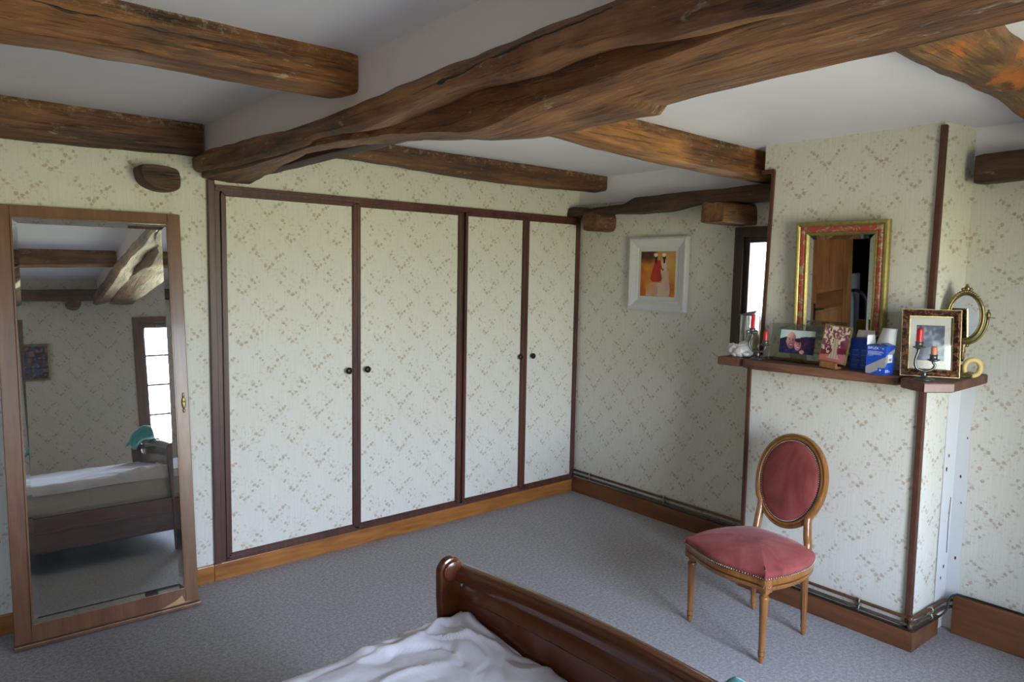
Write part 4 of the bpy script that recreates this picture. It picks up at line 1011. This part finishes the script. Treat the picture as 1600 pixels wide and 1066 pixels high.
mb = MB(); mb.tube(smoothpath([(-.462, -1.75, .0925), (-.464, -2.0, .0925), (-.468, -2.3, .0925), (-.470, -2.50, .0925), (-.465, -2.538, .0925), (-.40, -2.549, .0925), (-.25, -2.560, .0935), (-.20, -2.578, .12), (-.175, -2.580, .165), (-.15, -2.592, .1835), (-.128, -2.63, .1835), (-.120, -2.8, .1825), (-.118, -3.3, .1825), (-.118, -3.9, .1825)], 8), .0045, 8); tag(mb.build('cable', M['black']), 'black cable lying on top of the skirting around the chimney corner', 'cable')
mb = MB(); mb.tube(smoothpath([(-.03, -.03, .112), (-.012, -.6, .1115), (-.012, -1.2, .1115), (-.014, -1.62, .112)], 6), .004, 8); tag(mb.build('cable', M['pipegrey']), 'thin pale cable on the skirting under the framed picture', 'cable')
mb = MB(); mb.tube([(-.30, -1.645, .15), (-.34, -1.638, .22), (-.385, -1.632, .275)], .008, 8); mb.ball((-.385, -1.632, .275), .009, 10, 8); tag(mb.build('valve_lever', M['black']), 'small black lever at the left edge of the chimney behind the chair', 'lever')

# ------------------------------------------------------------------ chair
ch = root('medallion_chair', (-.850, -2.007, 0), 'oval-backed wooden chair with rose velvet seat and back', 'chair', rotz=R(81.0))
SZ = .368
def outline(scale=1.0, grow=0.0, n=14):
    pts = []
    F = [(-.222, .208), (-.17, .216), (-.08, .240), (0, .250), (.08, .240), (.17, .216), (.222, .208)]
    S = [(.222, .208), (.236, .12), (.240, .04), (.226, -.06), (.196, -.135), (.176, -.165)]
    B = [(.176, -.165), (.10, -.190), (0, -.200), (-.10, -.190), (-.176, -.165)]
    S2 = [(-x, y) for x, y in S[::-1]]
    for seg in (F, S, B, S2):
        pp = smoothpath([(x, y, 0) for x, y in seg], 8); pts += pp[:-1]
    out = []
    k = len(pts)
    for i, p in enumerate(pts):
        t = (pts[(i + 1) % k] - pts[i - 1]).normalized(); nrm = Vector((t.y, -t.x, 0))
        if nrm.dot(p) < 0: nrm = -nrm
        out.append(p * scale + nrm * grow)
    return out
OUT = outline()
# upholstery: side wall then dome
rs = []
for s, g, z in ((1, -.004, 0), (1, .003, .006), (1, .007, .016), (1, .006, .026), (1, -.001, .034), (1, -.014, .040), (.88, 0, .048), (.78, 0, .056), (.64, 0, .065), (.48, 0, .072), (.32, 0, .0765), (.16, 0, .079), (.02, 0, .080)):
    rs.append([Vector((p.x, p.y, SZ + z + .0018 * noise.noise(p * 9))) for p in outline(s, g)])
mb = MB(); mb.rings(rs); seat = mb.build('seat', M['velvet'], ch, local=True)
mb = MB()  # corner pleats
for sx in (-1, 1): mb = MB(); mb.tube([(sx * .226, .212, SZ + .002), (sx * .228, .215, SZ + .018), (sx * .216, .200, SZ + .037)], [.005, .006, .003], 8); mb.build('corner_piping', M['velvet'], seat, local=True)
# apron with mouldings
def loft(levels, inner=-.03):
    rs = [outline(1, g) for g, z in levels]
    for r, (g, z) in zip(rs, levels):
        for p in r: p.z = z
    return rs
mb = MB(); mb.rings(loft([(-.03, SZ - .050), (-.004, SZ - .052), (.001, SZ - .046), (.001, SZ - .038), (-.003, SZ - .034), (-.003, SZ - .028), (.003, SZ - .024), (.003, SZ - .008), (-.001, SZ - .002), (-.02, SZ - .001)]), cap=False); mb.build('seat_rail', M['chairwood'], ch, local=True, autosmooth=True)
mb = MB(); mb.rings(loft([(-.0022, SZ - .035), (-.0005, SZ - .031), (-.0022, SZ - .027)]), cap=False); mb.rings(loft([(-.004, SZ - .001), (.0045, SZ + .0005), (.0045, SZ + .004), (-.002, SZ + .005)]), cap=False); mb.build('rail_groove', M['groove'], ch, local=True)
mb = MB()
k = len(OUT); acc = 0; last = None
dense = []
for i in range(k):
    for j in range(4): dense.append(OUT[i].lerp(OUT[(i + 1) % k], j / 4))
for i, p in enumerate(dense):
    if last is None or (p - last).length > .0098:
        last = p.copy(); c = p * (1 + .006 / max(.05, p.length)); mb.ball((c.x, c.y, SZ + .0045), .0030, 8, 5)
mb.build('nail_trim', M['nickel'], ch, local=True)
# front legs: carved block + fluted turned shaft
def front_leg(sx):
    x, y = sx * .207, .184
    mb = MB(); mb.box((x - .021, y - .019, SZ - .058), (x + .021, y + .023, SZ - .001), .003)
    mb.lathe([(.001, 0), (.0075, 0), (.0095, .012), (.0125, .026), (.0105, .030), (.0135, .034), (.0145, .042), (.0135, .048), (.0115, .052), (.012, .056), (.0185, .268), (.0205, .274), (.0215, .281), (.0195, .287), (.0125, .291), (.0120, .296), (.0185, .302), (.0190, .308), (.017, .312), (.019, .320)], (x * .985, y, 0), 48, flute=(.060, .264, 8, .16))
    o = mb.build('leg', M['chairwood'], ch, local=True, autosmooth=True)
    g = MB()
    for j in range(8):
        a = 2 * PI * j / 8; g.tube([(x * .985 + .0102 * math.cos(a), y + .0102 * math.sin(a), .072), (x * .985 + .0152 * math.cos(a), y + .0152 * math.sin(a), .255)], [.0021, .0029], 6)
    for z in (.030, .051, .2885): g.lathe([(.0115, z - .0015), (.0138 if z < .1 else .0135, z), (.0115, z + .0015)], (x * .985, y, 0), 20)
    g.build('leg_groove', M['groove'], o, local=True)
    r_ = MB()   # carved rosettes on both outer faces
    for (ox, oy, ax) in ((0, .0235, 'y'), (sx * .0215, .002, 'x')):
        for j in range(8):
            a = 2 * PI * j / 8; du, dz_ = .0085 * math.cos(a), .0085 * math.sin(a)
            r_.ball((x + ox + (du if ax == 'y' else 0), y + oy + (du if ax == 'x' else 0), SZ - .030 + dz_), .0052, 8, 5, (1 if ax == 'y' else .5, .5 if ax == 'y' else 1, 1))
        r_.ball((x + ox, y + oy, SZ - .030), .0035, 8, 5)
    r_.build('rosette', M['chairwood'], o, local=True)
for sx in (-1, 1): front_leg(sx)
# medallion back
lean_b = R(12.5); bc = Vector((.022, -.238, .660)); brx, brz = .187, .221
MBK = Matrix.Translation(bc) @ Matrix.Rotation(lean_b, 4, 'X')
# rear legs sweep back, then rise as posts into the medallion
def rear_leg(sx):
    x = sx * .140
    mb = MB(); rs = []
    prof = [(0.0, .001), (0, .0075), (.012, .0095), (.026, .0125), (.030, .0105), (.034, .0135), (.042, .0145), (.050, .0115), (.055, .012), (.20, .0155), (.312, .018), (.33, .018)]
    for z, r in prof:
        yo = -.176 - .0 + .018 * (z / .33); rs.append([(x + r * math.cos(2 * PI * j / 40) * (1 - (.14 * max(0, math.cos(8 * 2 * PI * j / 40)) ** 2 if .06 < z < .315 else 0)), yo + r * math.sin(2 * PI * j / 40), z) for j in range(40)])
    mb.rings(rs); lo = mb.build('leg', M['chairwood'], ch, local=True, autosmooth=True)
    g = MB()
    for j in range(8):
        a = 2 * PI * j / 8; g.tube([(x + .0104 * math.cos(a), -.171 + .0104 * math.sin(a), .075), (x + .0146 * math.cos(a), -.159 + .0146 * math.sin(a), .30)], [.002, .0027], 6)
    g.build('leg_groove', M['groove'], lo, local=True)
    p = MB(); e_ = [MBK @ Vector(((brx - .012) * math.cos(a) * (1 + .045 * math.sin(a)) * sx, 0, (brz - .010) * math.sin(a))) for a in (R(-40), R(-28), R(-14), R(0), R(14))]
    path = smoothpath([(x + .004, -.158, .315), (x + .004, -.160, .36), (x * 1.01, -.170, .41), (x * .5 + e_[0].x * .5, -.186, .455)] + e_, 6)
    p.tube(path, [.021 - .0025 * i / len(path) - max(0, i / len(path) - .6) * .022 for i in range(len(path))], 12, flat=.85); po = p.build('back_post', M['chairwood'], ch, local=True, autosmooth=True)
    g = MB(); g.tube([q + Vector((-.004 * sx, .0155, .002)) for q in path[8:26]], .0016, 5); g.tube([q + Vector((sx * .012, .010, 0)) for q in path[8:26]], .0016, 5); g.build('post_groove', M['groove'], po, local=True)
for sx in (-1, 1): rear_leg(sx)
def medal(s, d, n=64):
    return [MBK @ Vector(((brx * (1 - .06 * math.sin(a) * (math.sin(a) < 0) * -1 * 0) + s) * math.cos(a) * (1 + .045 * math.sin(a)), d, (brz + s) * math.sin(a))) for a in [2 * PI * i / n for i in range(n)]]
mb = MB(); mb.rings([medal(0, -.014), medal(0, .004), medal(-.004, .012), medal(-.009, .013), medal(-.013, .010), medal(-.018, .0135), medal(-.024, .013), medal(-.028, .008), medal(-.036, .006), medal(-.038, -.010), medal(-.02, -.016)], loop=True, cap=False); bkf = mb.build('back_frame', M['chairwood'], ch, local=True, autosmooth=True)
mb = MB(); mb.rings([medal(-.0122, .0100), medal(-.0135, .0118), medal(-.0150, .0105)], cap=False); mb.rings([medal(-.028, .0085), medal(-.0365, .0075)], cap=False); mb.build('frame_groove', M['groove'], bkf, local=True)
rs = [medal(-.034, .004), medal(-.036, .009), medal(-.042, .013)]
for k in range(1, 9):
    t = k / 9; n = 64; rs.append([MBK @ Vector(((brx - .042) * (1 - t) * math.cos(a) * (1 + .045 * math.sin(a)), .013 + .014 * math.sin(t * PI / 2), (brz - .042) * (1 - t) * math.sin(a))) for a in [2 * PI * i / n for i in range(n)]])
mb = MB(); mb.rings(rs); mb.build('backrest', M['velvet'], ch, local=True)
rs = [medal(-.034, -.012)] + [[MBK @ Vector(((brx - .034) * (1 - t) * math.cos(a), -.012 - .006 * math.sin(t * PI / 2), (brz - .034) * (1 - t) * math.sin(a))) for a in [2 * PI * i / 64 for i in range(64)]] for t in (.3, .6, .98)]
mb = MB(); mb.rings(rs, cap=False); mb.build('rear_padding', M['velvet'], ch, local=True)
mb = MB()
for i, p in enumerate(medal(-.0345, .0095, 116)): mb.ball(p, .0026, 8, 5)
mb.build('back_nail_trim', M['nickel'], ch, local=True)

# ------------------------------------------------------------------ bed, mattress, sheet
BY0, BY1 = -1.925, -3.40
bd = root('sleigh_bed', (-3.4, -2.66, 0), 'polished mahogany sleigh bed with a scrolled footboard', 'bed')
def crest(y):
    t = (BY0 - y) / (BY0 - BY1); return .692 + .044 * math.sin(PI * max(0, min(1, t)))
rs = []
NY = 60
for i in range(NY + 1):
    y = BY0 - .004 + (BY1 - BY0 + .008) * i / NY
    zc = crest(y); s = zc - .692
    ring = [(-2.450, .12), (-2.450, .40), (-2.449, .50 + s * .3), (-2.447, .56 + s * .5), (-2.445, .594 + s * .7), (-2.4495, .598 + s * .7), (-2.4505, .603 + s * .7), (-2.446, .607 + s * .7), (-2.433, .617 + s * .8), (-2.424, .634 + s * .9), (-2.424, .648 + s)]
    for k in range(11):
        a = R(205) - R(285) * k / 10; ring.append((-2.429 + .033 * math.cos(a), zc - .032 + .032 * math.sin(a)))
    ring += [(-2.408, zc - .085), (-2.414, zc - .12), (-2.416, .45), (-2.416, .30), (-2.416, .12)]
    rs.append([(x, y, z) for x, z in ring])
mb = MB(); mb.rings(rs); mb.build('footboard', M['bed'], bd, autosmooth=True)
def post(y0, y1):
    P = [(-2.500, 0), (-2.500, .30), (-2.507, .50), (-2.514, .60), (-2.515, .665)]
    for k in range(13):
        a = R(180) - R(200) * k / 12; P.append((-2.473 + .042 * math.cos(a), .684 + .041 * math.sin(a)))
    P += [(-2.436, .64), (-2.42, .56), (-2.405, .45), (-2.402, .30), (-2.402, 0)]
    rs = [[(x, y, z) for x, z in P] for y in (y0, y1)]
    mb = MB(); mb.rings(rs, smooth=False); p = mb.build('post', M['bed'], bd, bevel=.007)
    ys = y1 if abs(y1 + 2.66) < abs(y0 + 2.66) else y0; sg = -1 if ys > -2.66 else 1
    b = MB(); b.rings([[(-2.470 + r * math.cos(2 * PI * k / 28), ys + sg * d, .682 + r * .95 * math.sin(2 * PI * k / 28)) for k in range(28)] for r, d in ((.031, -.001), (.034, .003), (.034, .005), (.030, .007), (.001, .007))]); b.build('scroll_bead', M['bed'], p)
post(BY0 + .022, BY0 - .008); post(BY1 + .008, BY1 - .022)
mb = MB()
for y in (BY0, BY1 + .0):
    pass
def rail(y0, y1):
    n = 40; tops = []; bots = []
    for i in range(n + 1):
        x = -4.44 + (1.945) * i / n; s = max(0, (x + 2.85) / .40); z1 = .352 + .0 * s; z0 = .135 - .0 * s; tops.append((x, z1)); bots.append((x, z0))
    poly = bots + tops[::-1]
    mb = MB(); rs = [[(x, y, z) for x, z in poly] for y in (y0, y1)]; mb.rings(rs, smooth=False); r = mb.build('side_rail', M['bedX'], bd, bevel=.004)
    m = MB(); yy = max(y0, y1) if y0 > -2.66 else min(y0, y1); s = 1 if y0 > -2.66 else -1
    m.box((-4.44, yy - .002 * s, .255), (-2.55, yy + .010 * s, .275), .003); m.box((-4.44, yy - .002 * s, .14), (-2.62, yy + .008 * s, .165), .003); m.build('rail_moulding', M['bedX'], r)
rail(-1.912, -1.938); rail(-3.39, -3.416)
mb = MB(); mb.box((-4.56, -3.42, 0), (-4.50, -1.91, .95), .02); mb.build('headboard', M['bed'], bd)
mb = MB(); mb.box((-4.45, -3.37, .30), (-2.46, -1.955, .345)); mb.build('slat_base', M['void'], bd)
mt = MB(); mt.box((-4.46, -3.368, .346), (-2.468, -1.958, .522), .034); tag(mt.build('mattress', M['mattress']), 'thick beige mattress lying on the sleigh bed', 'mattress')

# fitted sheet with tension folds gathering at the foot corner
def ridge(x): return 1 - abs(2 * (x - math.floor(x)) - 1)
def sheet_z(x, y):
    r_ = Vector((x + 2.455, y + 1.985, 0)); r = r_.length; a = math.atan2(-r_.y, -r_.x + 1e-6)
    wq = noise.noise(Vector((x * 3.0, y * 3.0, 1))) * .16
    q = a * 2.2 + 1.1 * noise.noise(Vector((x * 3.5, y * 3.5, 1)))
    f1 = max(0, noise.noise(Vector((q * 1.3, r * 3.4, 3.0)))) * .022 * math.exp(-r / .38) * min(1, r / .09)
    f2 = max(0, noise.noise(Vector((q * 3.1 + 9, r * 4.5, 7.0)))) ** 1.2 * .020 * math.exp(-r / .45) * min(1, r / .10)
    pk = .020 * math.exp(-((x + 2.445) ** 2 / .004 + (y + 2.005) ** 2 / .0022)) + .018 * math.exp(-((x + 2.52) ** 2 / .012 + (y + 2.12) ** 2 / .014))
    u, v = x * .80 - y * .60 + wq, x * .60 + y * .80 + wq
    w = max(0, noise.noise(Vector((u * 2.4, v * 11, 5))) - .05) * .018
    w2 = max(0, noise.noise(Vector((u * 12 + v * 3, v * 5, 8))) - .05) ** 1.2 * .013 * math.exp(-max(0, r - .25) / .4)
    cr = (1 - abs(noise.noise(Vector((u * 3.2, v * 8.5, 2.7))))) ** 9 * .019 * math.exp(-max(0, r - .12) / .35) * min(1, r / .12) - (1 - abs(noise.noise(Vector((u * 7 + v * 5, v * 6 - u * 3, 6.1))))) ** 10 * .011 * math.exp(-max(0, r - .15) / .5)
    return .5515 + f1 + f2 + pk + w + w2 + cr + .004 * noise.noise(Vector((x * 4, y * 4, 2)))
X0, X1, Y0, Y1 = -4.475, -2.456, -1.948, -3.38
def spread(n, a, b, dense_end):
    return [a + (b - a) * ((i / n) ** dense_end) for i in range(n + 1)]
xs = [X1 - (X1 - X0) * (i / 190) ** 1.35 for i in range(191)]
ys = [Y0 - (Y0 - Y1) * (i / 170) ** 1.15 for i in range(171)]
V, F = [], []
def edge_z(x, y):
    d = min(Y0 - y, y - Y1, X1 - x + .012 * (X1 - x < .1), x - X0); z = sheet_z(x, y)
    k = max(0, 1 - d / .045); return z - .030 * (1 - math.sqrt(max(0, 1 - k * k))) * (1.0 if d < .045 else 0)
for x in xs:
    row = []
    wav = .006 * noise.noise(Vector((x * 9, 0, 4)))
    row.append((x, Y0 + .003 + wav, .492 + .012 * noise.noise(Vector((x * 3, 1, 1))))); row.append((x, Y0 + .003 + wav * .6, .515)); row.append((x, Y0 + .002, edge_z(x, Y0) - .006))
    for y in ys: row.append((x, y, edge_z(x, y)))
    row.append((x, Y1 - .003, .51)); row.append((x, Y1 - .003, .49))
    V += row; m_n = len(row)
for i in range(len(xs) - 1):
    for j in range(m_n - 1):
        a = i * m_n + j; F.append((a, a + 1, a + m_n + 1, a + m_n))
b0 = len(V)
for j in range(m_n): x, y, z = V[j]; V.append((X1 + .001, y, min(z, .50)))
for j in range(m_n - 1): F.append((j, j + 1, b0 + j + 1, b0 + j))
mb = MB(); mb.add(V, F, True); tag(mb.build('fitted_sheet', M['sheet']), 'rumpled white fitted sheet stretched over the mattress', 'bed sheet')

# turquoise cloth thrown over the far end of the footboard
V, F = [], []; n1, n2 = 26, 34
for i in range(n1 + 1):
    u = i / n1
    for j in range(n2 + 1):
        v = j / n2; y = -2.862 - .60 * v; zc = max(crest(y), .732 if y < -3.30 else 0) + .004
        lump = .009 + .014 * min(1, max(0, v - .2) * 3) + .11 * math.exp(-((v - .60) / .17) ** 2) + .018 * min(1, v * 2) * noise.noise(Vector((u * 4, v * 6, 2)))
        s = (u - .5) * 2
        if s < 0: x = -2.436 + .098 * s - .02 * max(0, -s - .5); z = zc + lump * (1 - s * s * .4) - .17 * max(0, -s - .55) ** 1.2
        else: x = -2.43 + .10 * s; z = zc + lump * (1 - s * s * .4) - .26 * max(0, s - .45)
        x -= .012 * (s < -.2); e = min(v, 1 - v); z -= .0 if e > .06 else 0
        V.append((x + .010 * noise.noise(Vector((u * 5, v * 9, 7))), y + .006 * noise.noise(Vector((u * 7, v * 3, 1))), z))
for i in range(n1):
    for j in range(n2): a = i * (n2 + 1) + j; F.append((a, a + 1, a + n2 + 2, a + n2 + 1))
mb = MB(); mb.add(V, F, True); o = mb.build('turquoise_cloth', M['cloth']); sd = o.modifiers.new('Solidify', 'SOLIDIFY'); sd.thickness = .006
tag(o, 'turquoise cloth thrown over the bed footboard, at the bottom edge', 'cloth')

# framed snapshots on the south wall (seen in the leaning mirror)
sp = root('framed_picture', None, 'gilt framed snapshots on the bed wall, seen in the leaning mirror', 'picture', mat=hang(-3.005, SY + .002, 1.345, 0, 'N'))
mb = MB(); framebars(mb, .26, .33, 0, [(0, 0), (0, .016), (.008, .02), (.016, .014), (.018, 0)]); mb.build('frame', M['gold'], sp, local=True)
def snaps(u, v):
    c = add2((.16, .15, .19), (.34, .30, .33), max(0, .5 + nz(u, v, 6, 2) * 1.6))
    if nz(u, v, 9, 6) > .18: c = (.62, .42, .40)
    if nz(u, v, 8, 9) > .22: c = (.25, .34, .52)
    if abs(v - .33) < .012 or abs(v - .66) < .012: c = (.12, .11, .12)
    return c
gridpic('snapshots', .23, .30, 30, 40, snaps, sp, .015, .015, -.006)

# ------------------------------------------------------------------ daylight
w = bpy.data.worlds.new('World'); sc.world = w; w.use_nodes = True; t = w.node_tree; t.nodes.clear()
tc = t.nodes.new('ShaderNodeTexCoord'); sp_ = t.nodes.new('ShaderNodeSeparateXYZ'); t.links.new(tc.outputs['Generated'], sp_.inputs[0])
mr = t.nodes.new('ShaderNodeMapRange'); mr.inputs[1].default_value = -1; mr.inputs[2].default_value = 1; t.links.new(sp_.outputs[2], mr.inputs[0])
cr_ = t.nodes.new('ShaderNodeValToRGB'); t.links.new(mr.outputs[0], cr_.inputs[0])
els = cr_.color_ramp.elements
SKY = [(0.0, (.27, .275, .21)), (.40, (.44, .45, .32)), (.485, (.52, .54, .38)), (.53, (.76, .87, 1.04)), (.70, (.68, .86, 1.18)), (1.0, (.60, .82, 1.24))]
while len(els) < len(SKY): els.new(.5)
for e, (p, c) in zip(els, SKY): e.position = p; e.color = (*c, 1)
bg = t.nodes.new('ShaderNodeBackground'); bg.inputs[1].default_value = 34.0; t.links.new(cr_.outputs[0], bg.inputs[0])
ow = t.nodes.new('ShaderNodeOutputWorld'); t.links.new(bg.outputs[0], ow.inputs[0])
def portal(name, loc, rot, sx, sy):
    l = bpy.data.lights.new(name, 'AREA'); l.shape = 'RECTANGLE'; l.size = sx; l.size_y = sy; l.cycles.is_portal = True
    o = bpy.data.objects.new(name, l); col.objects.link(o); o.location = loc; o.rotation_euler = rot
portal('daylight_portal_south', ((sx0 + sx1) / 2, SY - .11, (sz0 + sz1) / 2), (R(90), 0, 0), sx1 - sx0, sz1 - sz0)
portal('daylight_portal_added', ((wx0 + wx1) / 2, SY - .11, (wzz0 + wzz1) / 2), (R(90), 0, 0), wx1 - wx0, wzz1 - wzz0)  # portal of the added, unseen window
portal('daylight_portal_east', (.07, (wy0 + wy1) / 2, (wz0 + wz1) / 2), (R(90), 0, R(90)), wy0 - wy1, wz1 - wz0)

# ------------------------------------------------------------------ camera
cam = bpy.data.cameras.new('camera'); cam.sensor_width = 36; cam.lens = 1116.58 / 1600 * 36; cam.clip_start = .02
co = bpy.data.objects.new('camera', cam); col.objects.link(co)
r = (0.7641528766763952, -0.6447407298838245, 0.019487747331674164); u = (0.046665710427582996, 0.08539090917420161, 0.9952540902205286); f = (0.6433449250110541, 0.7596168664920998, -0.09533899308910601)
co.matrix_world = Matrix(((r[0], u[0], -f[0], -3.712218), (r[1], u[1], -f[1], -3.661040), (r[2], u[2], -f[2], 1.6), (0, 0, 0, 1)))
sc.camera = co
vs = sc.view_settings; vs.view_transform = 'Standard'; vs.look = 'None'; vs.exposure = 0.38; vs.gamma = 1.0; vs.use_curve_mapping = False
sc.cycles.max_bounces = 10; sc.cycles.diffuse_bounces = 6; sc.cycles.glossy_bounces = 6; sc.cycles.transparent_max_bounces = 12
sc.cycles.use_denoising = True; sc.cycles.sample_clamp_indirect = 8.0; sc.cycles.caustics_reflective = False; sc.cycles.caustics_refractive = False
